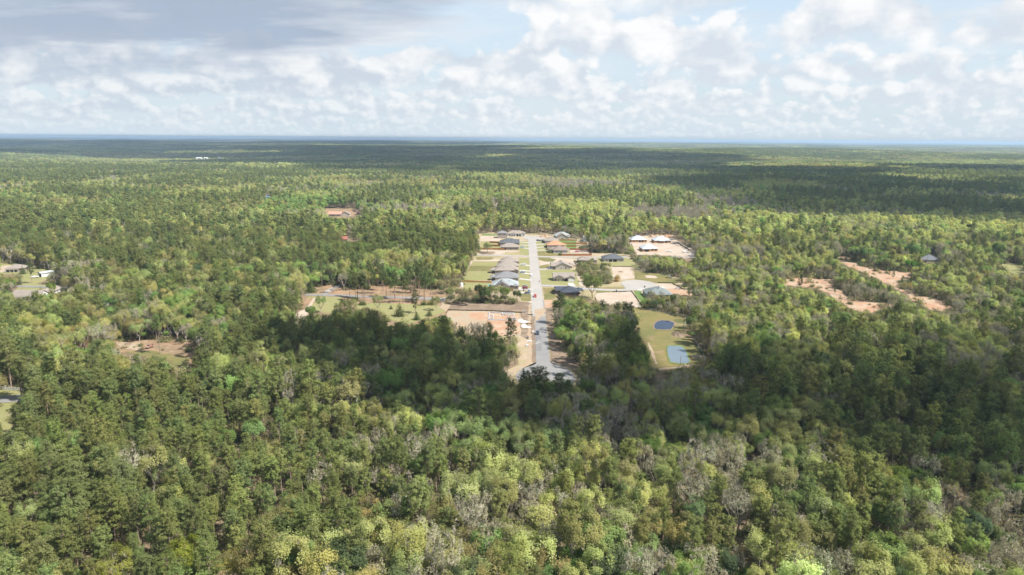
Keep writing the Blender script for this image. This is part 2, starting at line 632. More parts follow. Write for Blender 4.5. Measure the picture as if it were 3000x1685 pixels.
def strip(name, px, width, z, material, label, ground=False, kind='structure', amp=0.0):
    """a road or track of even width along a line"""
    pts = px if ground else atn(px)
    w = width if isinstance(width, (list, tuple)) else [width] * len(pts)
    L, R_ = [], []
    for i, p_ in enumerate(pts):
        d = (pts[min(i + 1, len(pts) - 1)] - pts[max(i - 1, 0)]).normalized()
        s = Vector((-d.y, d.x, 0))
        L.append(p_ + s * (w[i] / 2))
        R_.append(p_ - s * (w[i] / 2))
    return sheet(name, L + R_[::-1], z, material, label, amp, 3.0 if amp else 500.0, True, kind)


V_MAIN = [R1(545, 250), R1(575, 232), R1(1240, 235), R1(1640, 250), R1(1930, 285), R1(2110, 310), R1(2236, 490), R2(690, 520), R2(1240, 540),
          R2(1240, 600), R2(1430, 740), R2(1430, 800), R2(1840, 850), R2(2000, 930), R2(2060, 1010), R2(2080, 1080), R2(2240, 1150), R2(2060, 1200),
          R2(1900, 1210), R2(1560, 1200), R2(1470, 1320), R2(1300, 1330), R2(950, 1250), R2(760, 1260), R2(560, 1180), R2(230, 1140),
          R3(1640, 110), R3(1640, 400), R3(1620, 560), R3(1720, 640), R3(1760, 800), R3(1900, 960), R3(2060, 1080), R3(2060, 1170), R3(1990, 1280),
          R3(1960, 1330), R3(1850, 1340), R3(1690, 1290), R3(1380, 1280), R3(1090, 1290), R3(960, 1320), R3(940, 1270), R3(1000, 1100), R3(1110, 1010), R3(1150, 880),
          R3(1120, 650), R3(1100, 640), R3(870, 650), R3(640, 660), R3(480, 620), R3(250, 560), R3(110, 430), R3(36, 300), R3(30, 190),
          R1(40, 1170), R1(290, 950), R1(300, 900), R1(340, 780), R1(390, 690), R1(430, 620), R1(480, 560), R1(550, 530), R1(555, 450), R1(545, 330)]
V_PAD = [R2(1230, 300), R2(1570, 262), R2(1920, 270), R2(1960, 330), R2(2270, 510), R2(2220, 600), R2(2050, 590), R2(1990, 560), R2(1380, 545), R2(1280, 400)]
V_POND = [R4(840, 440), R4(1010, 450), R4(1590, 570), R4(1690, 690), R4(1560, 770), R4(1400, 800), R4(1430, 850), R4(1690, 900), R4(1860, 1140), R4(2040, 1240),
          R4(1880, 1260), R4(1700, 1262), R4(1650, 1290), R4(1480, 1320), R4(1200, 1370), R4(1180, 1320), R4(1060, 1270), R4(1040, 1080), R4(990, 950), R4(930, 860),
          R4(880, 780), R4(880, 520)]
V_PARK = [R5(395, 600), R5(590, 510), R5(850, 490), R5(880, 560), R5(1180, 545), R5(1250, 500), R5(1500, 510), R5(1700, 480), R5(1800, 530), R5(2080, 560), R5(2240, 500), R5(2280, 560), R5(2150, 700), R5(2160, 840), R5(1990, 880), R5(1900, 910), R5(1680, 985),
          R5(1430, 920), R5(1400, 860), R5(1230, 790), R5(1000, 800), R5(800, 790), R5(735, 850), R5(600, 830), R5(440, 840), R5(380, 930), R5(270, 870), R5(370, 780), R5(400, 640)]
V_SUV = [R6(1450, 1170), R6(1700, 1200), R6(1880, 1190), R6(2100, 1180), R6(2480, 1240), R6(2400, 1440), R7(2330, 470), R7(2210, 550), R7(2120, 400), R7(1900, 350), R7(1720, 320), R7(1480, 310), R7(1440, 210)]
V_LROAD = [(0, 1141), (70, 1143), (66, 1162), (28, 1183), (22, 1215), (30, 1262), (0, 1275)]
V_LEFT = [(0, 773), (47, 771), (60, 776), (120, 789), (150, 791), (146, 812), (105, 832), (165, 835), (200, 838), (200, 848), (118, 850), (72, 868), (48, 878), (36, 874), (28, 861), (62, 838), (60, 806), (0, 806)]
V_CLAY = [R8(330, 378), R8(460, 362), R8(755, 385), R8(760, 440), R8(860, 510), R8(940, 590), R8(1240, 600), R8(1390, 625), R8(1240, 655), R8(1080, 695), R8(900, 635), R8(720, 505), R8(640, 470), R8(330, 440)]
V_CLAY2 = [R8(810, 168), R8(930, 172), R8(930, 210), R8(1110, 275), R8(1300, 298), R8(1520, 322), R8(1530, 380), R8(1380, 390), R8(1370, 450), R8(1500, 510), R8(1700, 560), R8(1860, 600),
           R8(1930, 660), R8(1700, 665), R8(1560, 600), R8(1440, 510), R8(1250, 405), R8(1170, 365), R8(860, 230)]
V_FIELD = [R8(2330, 240), R8(2430, 228), R8(2576, 262), R8(2600, 350), R8(2480, 330)]
V_FAR1 = [Q8(450, 440), Q8(1150, 440), Q8(1340, 560), Q8(1230, 600), Q8(830, 660), Q8(700, 640), Q8(500, 590)]
V_FAR2 = [Q8(780, 1195), Q8(1000, 1190), Q8(1360, 1190), Q8(1380, 1260), Q8(860, 1280)]
V_TRACK = [(1443, 616), (1446, 606), (1455, 595), (1459, 596), (1452, 607), (1448, 617)]
V_TARP = [(778, 571), (790, 570), (790, 583), (780, 583)]
V_ROAD_R = [R2(1990, 575), R2(2220, 575), R2(2200, 640), R2(2130, 640), R2(2030, 600)]
V_SLATE = [R8(1575, 170), R8(1690, 155), R8(1800, 205), R8(1780, 225), R8(1640, 220)]
V_RED = [R6(1000, 1262), R6(1160, 1285), R6(1130, 1330), R6(1010, 1320)]
V_FARM = [(566, 461), (646, 461), (648, 467), (566, 467)]
V_SHED = [(893, 777), (910, 777), (912, 792), (893, 792)]
V_MINT = [(874, 806), (903, 806), (903, 828), (890, 832), (876, 826)]
V_POOL = [(285, 887), (322, 885), (322, 897), (288, 898)]
CLEAR = [V_MAIN, V_PAD, V_POND, V_PARK, V_SUV, V_LROAD, V_LEFT, V_CLAY, V_CLAY2, V_FIELD, V_FAR1, V_FAR2, V_TRACK, V_TARP, V_ROAD_R, V_SLATE, V_RED, V_FARM, V_SHED, V_POOL]
KEEP_OUT = []


def grown(px, k=1.06, near=8.0):
    """outline on the ground, a little larger than what shows between the trees"""
    pts = atn(px)
    c = sum(pts, Vector()) / len(pts)
    return [c + (p_ - c) * k for p_ in pts]


# --- earth, grass, clay (sheets a few millimetres to centimetres above each other)
sheet('village_ground', grown(V_MAIN, 1.04), 0.02, M['lot'], 'sandy grass and bare soil around the village streets', 1.0, 6, True)
sheet('building_pad_ground', grown(V_PAD, 1.05), 0.03, M['sand'], 'pale sand pad under the unfinished houses', 0.8, 5, True)
sheet('pond_meadow', grown(V_POND, 1.05), 0.02, M['meadow'], 'mown meadow around the two ponds', 0.8, 5, True)
sheet('park_ground', grown(V_PARK, 1.06), 0.02, M['litter'], 'rusty pine straw under the tall roadside pines', 1.0, 6, True)
sheet('yard_ground', grown(V_SUV, 1.12), 0.02, M['litter'], 'reddish yard with a parked car among the trees', 1.0, 5, True)
sheet('roadside_ground', [(-90, 1130), (72, 1140), (70, 1165), (36, 1190), (34, 1270), (-120, 1290)], 0.02, M['lawn'], 'grass beside the road at the left edge', 0.4, 4)
sheet('homestead_lawn', grown(V_LEFT, 1.15), 0.02, M['lawn'], 'lawn around the older houses at the left edge', 0.6, 5, True)
sheet('clay_clearing', grown(V_CLAY, 1.05), 0.02, M['clay'], 'orange clay clearing in the wood on the right', 0.9, 4, True)
sheet('clay_track', grown(V_CLAY2, 1.04), 0.02, M['clay'], 'long orange clay track through the wood on the right', 0.9, 4, True)
sheet('hay_field', [R8(2330, 240), R8(2430, 228), R8(2700, 262), R8(2700, 380), R8(2480, 330)], 0.02, M['lawn'], 'green field at the right edge', 0.8, 8)
sheet('ranch_yard', grown(V_FAR1, 1.1), 0.02, M['litter'], 'pinkish yard around the far red roofed ranch house', 1.0, 6, True)
strip('forest_track', [(1444.5, 617), (1447, 607), (1457, 594)], 7, 0.02, M['sand'], 'short pale track in the far wood')
strip('woodland_road', [R2(1600, 585), R2(2050, 580), R2(2240, 585), R2(2400, 590)], 6, 0.05, M['asphalt_dusty'], 'road running on behind the trees')

G = lambda n, px, z, mt, lb, amp=0.35, st=3.0: sheet(n, px, z, M[mt], lb, amp, st)
# left side of the street, far to near
G('back_lot', [R1(580, 235), R1(810, 238), R1(812, 262), R1(575, 262)], .05, 'lawn_fresh', 'green strip behind the far building lot')
G('sand_lot', [R1(555, 265), R1(805, 262), R1(812, 300), R1(870, 310), R1(850, 342), R1(548, 345)], .05, 'sand', 'cleared sand lot behind the far houses')
G('back_lawn', [R1(560, 350), R1(850, 345), R1(850, 470), R1(560, 470)], .05, 'lawn', 'back gardens between the new fences')
G('sandy_path', [R1(555, 478), R1(820, 482), R1(1150, 490), R1(1145, 505), R1(940, 508), R1(860, 545), R1(740, 552), R1(800, 515), R1(555, 492)], .05, 'sand', 'bare sandy strip above the cross street')
G('brush_patch', [R1(550, 495), R1(740, 500), R1(780, 520), R1(720, 545), R1(560, 545)], .055, 'brown', 'brown brush under the lone tree above the cross street')
G('brush_patch', [R1(490, 585), R1(720, 588), R1(760, 605), R1(700, 625), R1(500, 625)], .055, 'meadow', 'weedy strip below the cross street')
G('sandy_path', [R1(400, 628), R1(860, 632), R1(850, 650), R1(440, 648), R1(405, 715), R1(380, 715)], .055, 'sand', 'sandy track along the top of the back gardens')
G('back_lawn', [R1(440, 650), R1(850, 652), R1(830, 720), R1(400, 716)], .055, 'lawn', 'topmost back garden behind the row of taupe roofs')
G('back_lawn', [R1(400, 718), R1(830, 722), R1(720, 795), R1(350, 795)], .06, 'meadow', 'paler middle back garden behind the row of taupe roofs')
G('back_lawn', [R1(350, 797), R1(720, 797), R1(720, 935), R1(290, 935)], .055, 'lawn', 'widest back garden behind the grey roofs')
G('back_lawn', [R1(285, 965), R1(720, 972), R1(700, 1060), R1(300, 1060)], .055, 'lawn', 'garden below the new ranch fence')
G('bare_strip', [R1(30, 1100), R1(300, 1060), R1(720, 1080), R1(720, 1120), R1(40, 1170)], .05, 'litter', 'reddish ground behind the tree row')
G('brown_ground', [R3(20, 110), R3(560, 100), R3(1150, 120), R3(1240, 180), R3(1180, 285), R3(600, 262), R3(40, 245)], .05, 'brown', 'brown leaf litter below the tree row')
# foundation lot
G('foundation_lot', [R3(60, 262), R3(1170, 300), R3(1180, 385), R3(1150, 420), R3(1170, 640), R3(480, 640), R3(250, 570), R3(90, 430), R3(45, 310)], .06, 'dirt', 'scraped sand lot with the block foundation')
G('clay_pad', [R3(400, 285), R3(680, 290), R3(1100, 340), R3(1150, 400), R3(1150, 600), R3(880, 640), R3(660, 560), R3(640, 420), R3(390, 370)], .075, 'clay', 'orange clay pad under the block foundation')
# verges of the main street
G('verge', [R1(1145, 345), R1(1290, 345), R1(1300, 560), R1(1140, 545)], .05, 'lawn', 'front gardens left of the street, above the cross street')
G('verge', [R1(1140, 600), R1(1300, 600), R1(1340, 1060), R1(1130, 1060)], .05, 'lawn', 'front gardens left of the street, below the cross street')
G('verge', [R1(1150, 1140), R1(1345, 1150), R1(1352, 1250), R1(1160, 1240)], .05, 'meadow', 'tan mown lot beside the red car')
G('verge', [R3(1160, 125), R3(1355, 130), R3(1370, 330), R3(1380, 700), R3(1395, 1060), R3(1330, 1060), R3(1280, 700), R3(1150, 640), R3(1160, 320)], .05, 'brown', 'churned soil left of the near street')  # mottled brown soil, dimmed in colour for cloud shade on the verge
G('verge', [R3(1310, 480), R3(1378, 480), R3(1392, 1050), R3(1335, 1060), R3(1310, 900)], .06, 'brown', 'weedy grass strip left of the near street')  # shade over this strip is painted in with the darker brown
G('dirt_track', [R3(1285, 160), R3(1320, 160), R3(1312, 500), R3(1325, 700), R3(1320, 1000), R3(1340, 1060), R3(1290, 1075), R3(1100, 1180), R3(950, 1260), R3(960, 1190), R3(1230, 1060), R3(1275, 900), R3(1270, 600)], .075, 'dirt', 'orange ditch track left of the near street')
G('verge', [R1(1380, 335), R1(1530, 330), R1(1560, 500), R1(1760, 520), R1(1770, 560), R1(1400, 560)], .05, 'lawn', 'front gardens right of the street, above the cross street')
G('verge', [R1(1405, 500), R1(1560, 500), R1(1770, 555), R1(1770, 568), R1(1410, 565)], .055, 'meadow', 'tan corner plot above the cross street')
G('sand_lot', [R1(1420, 600), R1(1700, 590), R1(1960, 610), R1(1990, 680), R1(1900, 670), R1(1620, 680), R1(1520, 700), R1(1450, 720)], .05, 'sand', 'bleached sandy lot below the cross street')
G('brush_patch', [R1(1425, 592), R1(1600, 596), R1(1700, 625), R1(1640, 660), R1(1520, 650), R1(1430, 630)], .06, 'meadow', 'weedy patch below the cross street corner')
G('front_lawn', [R1(1440, 715), R1(1540, 700), R1(1640, 730), R1(1640, 760), R1(1445, 762)], .055, 'meadow', 'plot above the white driveway')
G('front_lawn', [R1(1450, 790), R1(1990, 770), R1(2005, 830), R1(2070, 1030), R1(1960, 1028), R1(1480, 995)], .05, 'lawn', 'broad lawn round the house with the front porch')
G('front_lawn', [R1(1500, 1050), R1(1700, 1050), R1(1720, 1180), R1(1640, 1235), R1(1520, 1230)], .05, 'meadow', 'garden beside the navy roofed house')
G('clay_patch', [R3(1520, 100), R3(1640, 100), R3(1640, 200), R3(1560, 220), R3(1525, 200)], .06, 'clay', 'bare orange patch right of the street')
G('verge', [R3(1525, 200), R3(1640, 210), R3(1640, 560), R3(1720, 640), R3(1580, 640)], .05, 'brown', 'pale churned soil right of the near street')
G('verge', [R3(1580, 640), R3(1720, 645), R3(1900, 960), R3(2060, 1080), R3(2070, 1170), R3(1990, 1240), R3(1900, 1130), R3(1620, 1040)], .055, 'brown', 'rough grass right of the near street')
G('bare_strip', [R3(1615, 1040), R3(1640, 1035), R3(1760, 1095), R3(1900, 1170), R3(1960, 1230), R3(1930, 1230), R3(1750, 1130)], .07, 'sand', 'sandy rim along the near turning circle')
# right hand plots
G('back_lawn', [R1(1740, 320), R1(2000, 320), R1(2000, 470), R1(1900, 470), R1(1740, 350)], .05, 'lawn_fresh', 'fenced back gardens on the right')
G('fenced_yard', [R1(1900, 480), R1(2190, 478), R1(2210, 530), R1(1900, 525)], .055, 'sand', 'sandy fenced yard behind the taupe roof')
G('back_lawn', [R2(780, 600), R2(1230, 600), R2(1440, 745), R2(990, 722), R2(780, 690)], .05, 'lawn', 'lawn below the charcoal roof')
G('sand_lot', [R2(990, 730), R2(1290, 738), R2(1330, 910), R2(1150, 930), R2(1010, 900)], .055, 'sand', 'bleached sand lot above the side turning circle')
G('grass_knoll', [R2(1330, 790), R2(1480, 800), R2(1840, 850), R2(2000, 930), R2(1960, 990), R2(1660, 985), R2(1560, 945), R2(1340, 920)], .05, 'meadow', 'grassy knoll beyond the side turning circle')
G('sand_scar', [R2(1490, 870), R2(1520, 858), R2(1640, 870), R2(1700, 895), R2(1660, 905), R2(1510, 900)], .07, 'sand', 'oval sand scar on the grassy knoll')
G('clay_pad', [R2(1640, 985), R2(1900, 985), R2(2060, 1070), R2(2230, 1150), R2(2060, 1195), R2(1900, 1150), R2(1780, 1060), R2(1700, 1040)], .055, 'sand', 'sand and clay lot behind the grey green roof')
G('clay_patch', [R2(1810, 1060), R2(2060, 1070), R2(2235, 1150), R2(2060, 1195), R2(1920, 1140)], .07, 'clay', 'orange clay end of the lot behind the grey green roof')
G('front_lawn', [R2(1310, 1095), R2(1440, 1090), R2(1440, 1150), R2(1560, 1210), R2(1470, 1310), R2(1400, 1220)], .06, 'lawn_fresh', 'vivid green garden beside the grey green roof')
G('sand_lot', [R2(760, 1130), R2(1290, 1105), R2(1450, 1345), R2(1300, 1340), R2(780, 1290), R2(740, 1190)], .055, 'sand', 'large square sand lot below the side street')
G('verge', [R2(740, 1070), R2(860, 1100), R2(1280, 1105), R2(1280, 1090), R2(760, 1130)], .06, 'meadow', 'grass strip below the side street')
G('verge', [R2(520, 1000), R2(620, 1040), R2(1150, 1045), R2(1200, 1060), R2(860, 1065), R2(560, 1060)], .06, 'meadow', 'grass strip above the side street')
G('dirt_track', [R2(450, 840), R2(480, 840), R2(530, 960), R2(620, 1030), R2(600, 1060), R2(510, 1010)], .07, 'sand', 'sandy footway beside the porch house')
G('back_lawn', [R2(1900, 1150), R2(2060, 1200), R2(1900, 1215), R2(1800, 1200)], .06, 'lawn', 'grass corner behind the grey green roof')
G('pond_bank', [R4(1640, 1150), R4(1850, 1125), R4(1880, 1165), R4(1650, 1160)], .05, 'dirt', 'bare dirt lane at the milky pond')
G('pond_bank', [R4(1580, 680), R4(1680, 690), R4(1670, 700), R4(1430, 672), R4(1430, 662)], .05, 'dirt', 'thin dirt lane at the brown pond')
G('pond_bank', [R4(1010, 940), R4(1050, 960), R4(1130, 1140), R4(1170, 1280), R4(1140, 1280), R4(1080, 1150)], .05, 'dirt', 'eroded bank left of the milky pond')
G('pond_bank', [R4(1200, 1340), R4(1480, 1305), R4(1700, 1270), R4(1700, 1290), R4(1450, 1340), R4(1200, 1370)], .05, 'dirt', 'worn path below the milky pond')
G('pond_rim', [R4(1095, 690), R4(1130, 630), R4(1220, 600), R4(1340, 608), R4(1440, 640), R4(1425, 700), R4(1380, 760), R4(1250, 765), R4(1110, 745)], .04, 'brown', 'muddy rim of the brown pond', .2)
# park and yards on the left
G('park_lawn', [R5(400, 640), R5(520, 640), R5(860, 640), R5(860, 780), R5(735, 850), R5(600, 830), R5(440, 840), R5(480, 760), R5(540, 680)], .05, 'lawn', 'mown glade with a lone young tree')
G('park_lawn', [R5(1000, 720), R5(1400, 720), R5(2060, 740), R5(2150, 830), R5(1990, 880), R5(1680, 980), R5(1430, 920), R5(1230, 790), R5(1000, 790)], .05, 'lawn', 'tan grass below the pine lined road')
G('dirt_track', [R5(510, 655), R5(545, 660), R5(470, 760), R5(440, 840), R5(390, 930), R5(250, 900), R5(270, 860), R5(400, 790)], .06, 'sand', 'sandy track leaving the pine lined road')
G('dirt_track', [R5(2120, 650), R5(2170, 620), R5(2280, 560), R5(2290, 600), R5(2160, 830), R5(2080, 770)], .06, 'dirt', 'sandy end of the pine lined road')
G('yard_grass', [R7(1560, 300), R7(1900, 290), R7(2380, 380), R7(2330, 470), R7(2210, 550), R7(1900, 400)], .05, 'meadow', 'worn grass in the yard with the parked car')
G('bare_strip', [R7(1450, 180), R7(1760, 190), R7(1750, 290), R7(1500, 260)], .06, 'dirt', 'bare reddish ground left of the parked car')
G('bare_strip', [R6(0, 262), R6(60, 245), R6(190, 250), R6(60, 330), R6(0, 340)], .05, 'sand', 'sandy drive at the left edge')
G('clay_scar', [R8(330, 385), R8(520, 400), R8(640, 440), R8(600, 465), R8(340, 435)], .05, 'clay', 'bright clay scar in the right hand clearing')

# --- streets
def build_roads():
    a0, a1 = at(*R3(1490, 1010)), at(*R1(1330, 300))
    d = (a1 - a0).normalized()
    n = Vector((d.y, -d.x, 0))
    cut = at(*R3(1440, 345))
    t = (cut - a0).dot(d)
    m0 = a0 + d * t
    strip('street_gutter', [m0, a1], 8.7, .085, M['gutter'], 'pale concrete gutter edging the main street', True)
    strip('street', [m0 + d * 0.0, a1], 7.4, .10, M['asphalt_dusty'], 'dusty main street running straight away between the houses', True)
    s = sheet('street_end', [R3(1395, 1050), R3(1362, 100), R3(1512, 100), R3(1605, 1035)], .095, M['asphalt'], 'near end of the main street, cloud shade in its darker grey', 0, 900)  # sheet left out of the cloud shadow, half shade put into its colour
    # teardrop turning circle, the cloud's half shade darkened into its grey
    sheet('turning_circle', [R3(1395, 1040), R3(1388, 1065), R3(1340, 1090), R3(1200, 1130), R3(1110, 1190), R3(1085, 1250), R3(1100, 1310), R3(1180, 1370), R3(1330, 1420), R3(1500, 1445), R3(1680, 1442),
                             R3(1850, 1410), R3(1950, 1360), R3(1990, 1290), R3(1975, 1240), R3(1900, 1170), R3(1770, 1105), R3(1640, 1065), R3(1615, 1045), R3(1605, 1030)], .09, M['asphalt'],
          'grey turning circle at the near end of the street', 0.0, 900)
    sheet('asphalt_patch', [R3(1390, 800), R3(1385, 640), R3(1470, 640), R3(1480, 870), R3(1395, 878)], .105, M['asphalt_new'], 'darker repaved rectangle in the near street', 0, 900)
    sheet('sand_spill', [R3(1368, 250), R3(1460, 230), R3(1525, 200), R3(1530, 330), R3(1480, 350), R3(1400, 420), R3(1375, 470)], .115, M['dirt'], 'sand washed across the near street', .5, 2)
    for k, (x0, y0, x1, y1) in enumerate(((1388, 762, 1440, 712), (1400, 770, 1462, 735), (1440, 712, 1468, 708), (1415, 755, 1465, 745))):
        strip('tyre_scuff', [R3(x0, y0), R3(x1, y1)], 0.35, .12 + .004 * k, M['concrete'], 'white scuff on the near street below the dark car')
    strip('cross_street', [R1(470, 553), R1(800, 562), R1(1150, 572), R1(1330, 574), R1(1600, 582), R1(1960, 590), R1(2400, 586), R2(1240, 583)], 6.2, .08, M['asphalt_dusty'], 'cross street running left to right through the village')
    strip('side_street', [R1(1470, 1015), R1(1600, 1018), R1(1800, 1030), R1(1960, 1045), R1(2110, 1062), R2(700, 1070), R2(900, 1082), R2(1140, 1085), R2(1300, 1070)], 6.6, .08, M['asphalt_dusty'], 'side street leaving right towards a turning circle')
    sheet('turning_circle', [R2(1190, 1050), R2(1130, 990), R2(1140, 960), R2(1200, 942), R2(1330, 932), R2(1470, 940), R2(1580, 965), R2(1660, 1000), R2(1690, 1020), R2(1600, 1045), R2(1470, 1065), R2(1330, 1090), R2(1220, 1098)], .085,
          M['asphalt_dusty'], 'turning circle at the end of the side street', 0, 900)
    sheet('turning_circle', [R1(1280, 330), R1(1200, 300), R1(1230, 262), R1(1330, 262), R1(1510, 282), R1(1540, 300), R1(1480, 325), R1(1385, 335)], .09, M['asphalt_dusty'], 'far turning circle at the top of the main street', 0, 900)
    strip('park_road', [R5(400, 612), R5(700, 620), R5(1200, 638), R5(1700, 650), R5(2000, 662), R5(2150, 680)], [5.5, 5.5, 5.5, 5.8, 7.5, 9], .06, M['asphalt'], 'narrow road under the tall pines')
    strip('park_drive', [R5(640, 600), R5(700, 560), R5(850, 485)], 5, .055, M['gutter'], 'pale drive climbing from the pine lined road')
    strip('homestead_road', [R6(200, 510), R6(450, 512), R6(800, 525), R6(1200, 518)], 5.5, .06, M['asphalt'], 'road between the older houses on the left')
    strip('edge_road', [(-160, 1176), (0, 1172), (68, 1166), (110, 1160)], 9, .06, M['asphalt'], 'grey road at the left edge')
    # driveways
    dv = [((1290, 372), (1145, 358)), ((1290, 415), (1145, 400)), ((1295, 462), (1145, 440)), ((1300, 718), (1145, 695)), ((1305, 800), (1140, 785)), ((1310, 842), (1140, 820)),
          ((1330, 935), (1140, 915)), ((1338, 1078), (1130, 1050)), ((1345, 1140), (1080, 1112)), ((1380, 352), (1500, 338)), ((1385, 402), (1520, 388)), ((1390, 445), (1545, 432)), ((1395, 485), (1575, 478)),
          ((1445, 772), (1620, 765))]
    for p0, p1 in dv:
        strip('driveway', [R1(*p0), R1(*p1)], 4.4 if p0[1] > 600 else 3.6, .088, M['concrete'], 'white concrete driveway off the main street')
    sheet('driveway', [R1(1870, 975), R1(1955, 975), R1(1995, 1030), R1(1885, 1030)], .095, M['concrete'], 'white drive before the porch house garage', 0, 900)
    sheet('driveway', [R2(1360, 1080), R2(1440, 1062), R2(1500, 1065), R2(1440, 1095), R2(1400, 1095)], .095, M['concrete'], 'white drive beside the grey green roof', 0, 900)
    sheet('driveway', [R2(1700, 1050), R2(1760, 1030), R2(1805, 1055), R2(1740, 1075)], .095, M['concrete'], 'white slab behind the grey green roof', 0, 900)
    sheet('driveway', [R1(1120, 1050), R1(1180, 1035), R1(1300, 1068), R1(1200, 1090), R1(1130, 1085)], .1, M['concrete'], 'wide white drive beside the pale blue roof', 0, 900)
    # white gravel aprons at the foundation
    sheet('gravel_apron', [R3(1115, 425), R3(1140, 395), R3(1180, 388), R3(1215, 410), R3(1300, 430), R3(1240, 450), R3(1180, 448)], .13, M['washout'], 'upper white gravel apron by the foundation lot', .15, 1.5)
    sheet('gravel_apron', [R3(1165, 500), R3(1180, 470), R3(1220, 462), R3(1270, 500), R3(1338, 515), R3(1300, 525), R3(1190, 522)], .13, M['washout'], 'lower white gravel apron by the foundation lot', .15, 1.5)
    sheet('garden_walk', [Q4(195, 1000), Q4(210, 965), Q4(235, 980), Q4(240, 1020), Q4(300, 1055), Q4(400, 1070), Q4(400, 1082), Q4(290, 1070)], .1, M['concrete'], 'curved white garden walk at the navy roofed house', 0, 900)
    # ponds
    sheet('pond', [R4(1115, 715), R4(1130, 660), R4(1170, 630), R4(1230, 616), R4(1330, 622), R4(1410, 645), R4(1408, 690), R4(1370, 748), R4(1250, 752), R4(1140, 742)], .065, M['pond_clear'], 'brown clear pond, sky reflection partly tinted into the water', .1, 1.5)
    sheet('pond', [R4(1318, 1010), R4(1370, 1000), R4(1500, 1004), R4(1560, 1030), R4(1600, 1090), R4(1620, 1160), R4(1648, 1240), R4(1600, 1265), R4(1480, 1262), R4(1360, 1240), R4(1330, 1150), R4(1315, 1060)], .065, M['pond_milky'],
          'milky blue grey pond', .1, 1.5)
    sheet('pond_rim', [R4(1300, 1005), R4(1360, 988), R4(1510, 994), R4(1575, 1020), R4(1620, 1090), R4(1640, 1160), R4(1665, 1250), R4(1600, 1280), R4(1470, 1275), R4(1345, 1255), R4(1310, 1150)], .05, M['lawn_fresh'],
          'fresh green rim of the milky pond', .2, 2)


build_roads()


# ------------------------------------------------------------------ haze and the clouds that shade the land
def build_haze():
    mb = MB()
    mb.box(-62000, 62000, -400, 61000, -90, 126)
    mt, b, out = mat('haze')
    v = b.node('ShaderNodeVolumePrincipled')
    v.inputs['Color'].default_value = (0.58, 0.78, 1.0, 1)
    v.inputs['Density'].default_value = 0.000068
    v.inputs['Anisotropy'].default_value = 0.1
    b.l.new(v.outputs[0], out.inputs['Volume'])
    o = mb.build('haze', mt)
    tag(o, 'thin blue haze over the far forest', kind='stuff')
    o.visible_shadow = True


build_haze()


def shade_cloud(px, alt, size, label, thin=1.0, seed=1, skin='cloud', sub=3):
    """a cumulus whose shadow falls on the outlined stretch of land: lumps of a few sizes with billowed skins"""
    r_ = random.Random(seed)
    pts = [at(q[0], q[1], z=q[2] if len(q) > 2 else 13.0) for q in px]   # the outline is read off the tree tops unless a height is given
    off = SDIR * (alt / SDIR.z)
    P = [(p_.x, p_.y) for p_ in pts]
    xs, ys = [p_[0] for p_ in P], [p_[1] for p_ in P]
    gx, gy = np.meshgrid(np.arange(min(xs), max(xs) + size, size), np.arange(min(ys), max(ys) + size, size))
    gx = gx.ravel() + np.array([r_.uniform(-.3, .3) * size for _ in gx.ravel()])
    gy = gy.ravel() + np.array([r_.uniform(-.3, .3) * size for _ in gy.ravel()])
    ok = inside(P, gx, gy)
    bm = bmesh.new()
    base = bmesh.ops.create_icosphere(bm, subdivisions=sub, radius=1.0)['verts']
    V0 = np.array([v.co[:] for v in base])
    F0 = [[v.index for v in f.verts] for f in bm.faces]
    bm.free()
    V, Fc = [], []
    for x, y in zip(gx[ok], gy[ok]):
        if r_.random() > thin:
            continue
        s = size * r_.uniform(0.80, 1.05)
        q = V0 * (1 + 0.16 * np.sin(V0[:, [1]] * 4 + x) * np.cos(V0[:, [0]] * 5 + y) + 0.10 * np.sin(V0[:, [2]] * 9 + x + y) * np.cos(V0[:, [1]] * 8))
        q = q * np.array([s, s, s * 0.5])
        q[:, 2] = np.where(q[:, 2] < -0.16 * s, -0.16 * s + 0.05 * q[:, 2], q[:, 2])
        q += np.array([x + off.x, y + off.y, alt + r_.uniform(0, 0.2) * s])
        o = len(V) and sum(len(a) for a in V)
        Fc += [[i + o for i in f] for f in F0]
        V.append(q)
    me = bpy.data.meshes.new('cloud')
    me.from_pydata(np.concatenate(V).tolist(), [], Fc)
    for p_ in me.polygons:
        p_.use_smooth = True
    me.materials.append(M[skin])
    tag(link('cloud', me), label, 'cloud', 'clouds above the frame')


mt, b, out = mat('cloud')
d_ = b.node('ShaderNodeBsdfDiffuse')
d_.inputs['Color'].default_value = (0.86, 0.87, 0.88, 1)
t_ = b.node('ShaderNodeBsdfTranslucent')
t_.inputs['Color'].default_value = (0.80, 0.83, 0.88, 1)
mx_ = b.node('ShaderNodeMixShader')
mx_.inputs[0].default_value = 0.3
b.l.new(d_.outputs[0], mx_.inputs[1])
b.l.new(t_.outputs[0], mx_.inputs[2])
b.l.new(mx_.outputs[0], out.inputs[0])
M['cloud'] = mt
mt, b, out = mat('thin_cloud')
d_ = b.node('ShaderNodeBsdfDiffuse')
d_.inputs['Color'].default_value = (0.86, 0.87, 0.88, 1)
t_ = b.node('ShaderNodeBsdfTransparent')
mx_ = b.node('ShaderNodeMixShader')
mx_.inputs[0].default_value = 0.6
b.l.new(t_.outputs[0], mx_.inputs[1])
b.l.new(d_.outputs[0], mx_.inputs[2])
b.l.new(mx_.outputs[0], out.inputs[0])
M['thin_cloud'] = mt
M['veil_cloud'] = mt.copy()
M['veil_cloud'].name = 'veil_cloud'
[n_ for n_ in M['veil_cloud'].node_tree.nodes if n_.type == 'MIX_SHADER'][0].inputs[0].default_value = 0.4
N1 = zoom(0, 390, 2.576)
N2 = zoom(1000, 390, 2.576)
N3 = zoom(2000, 390, 2.576)
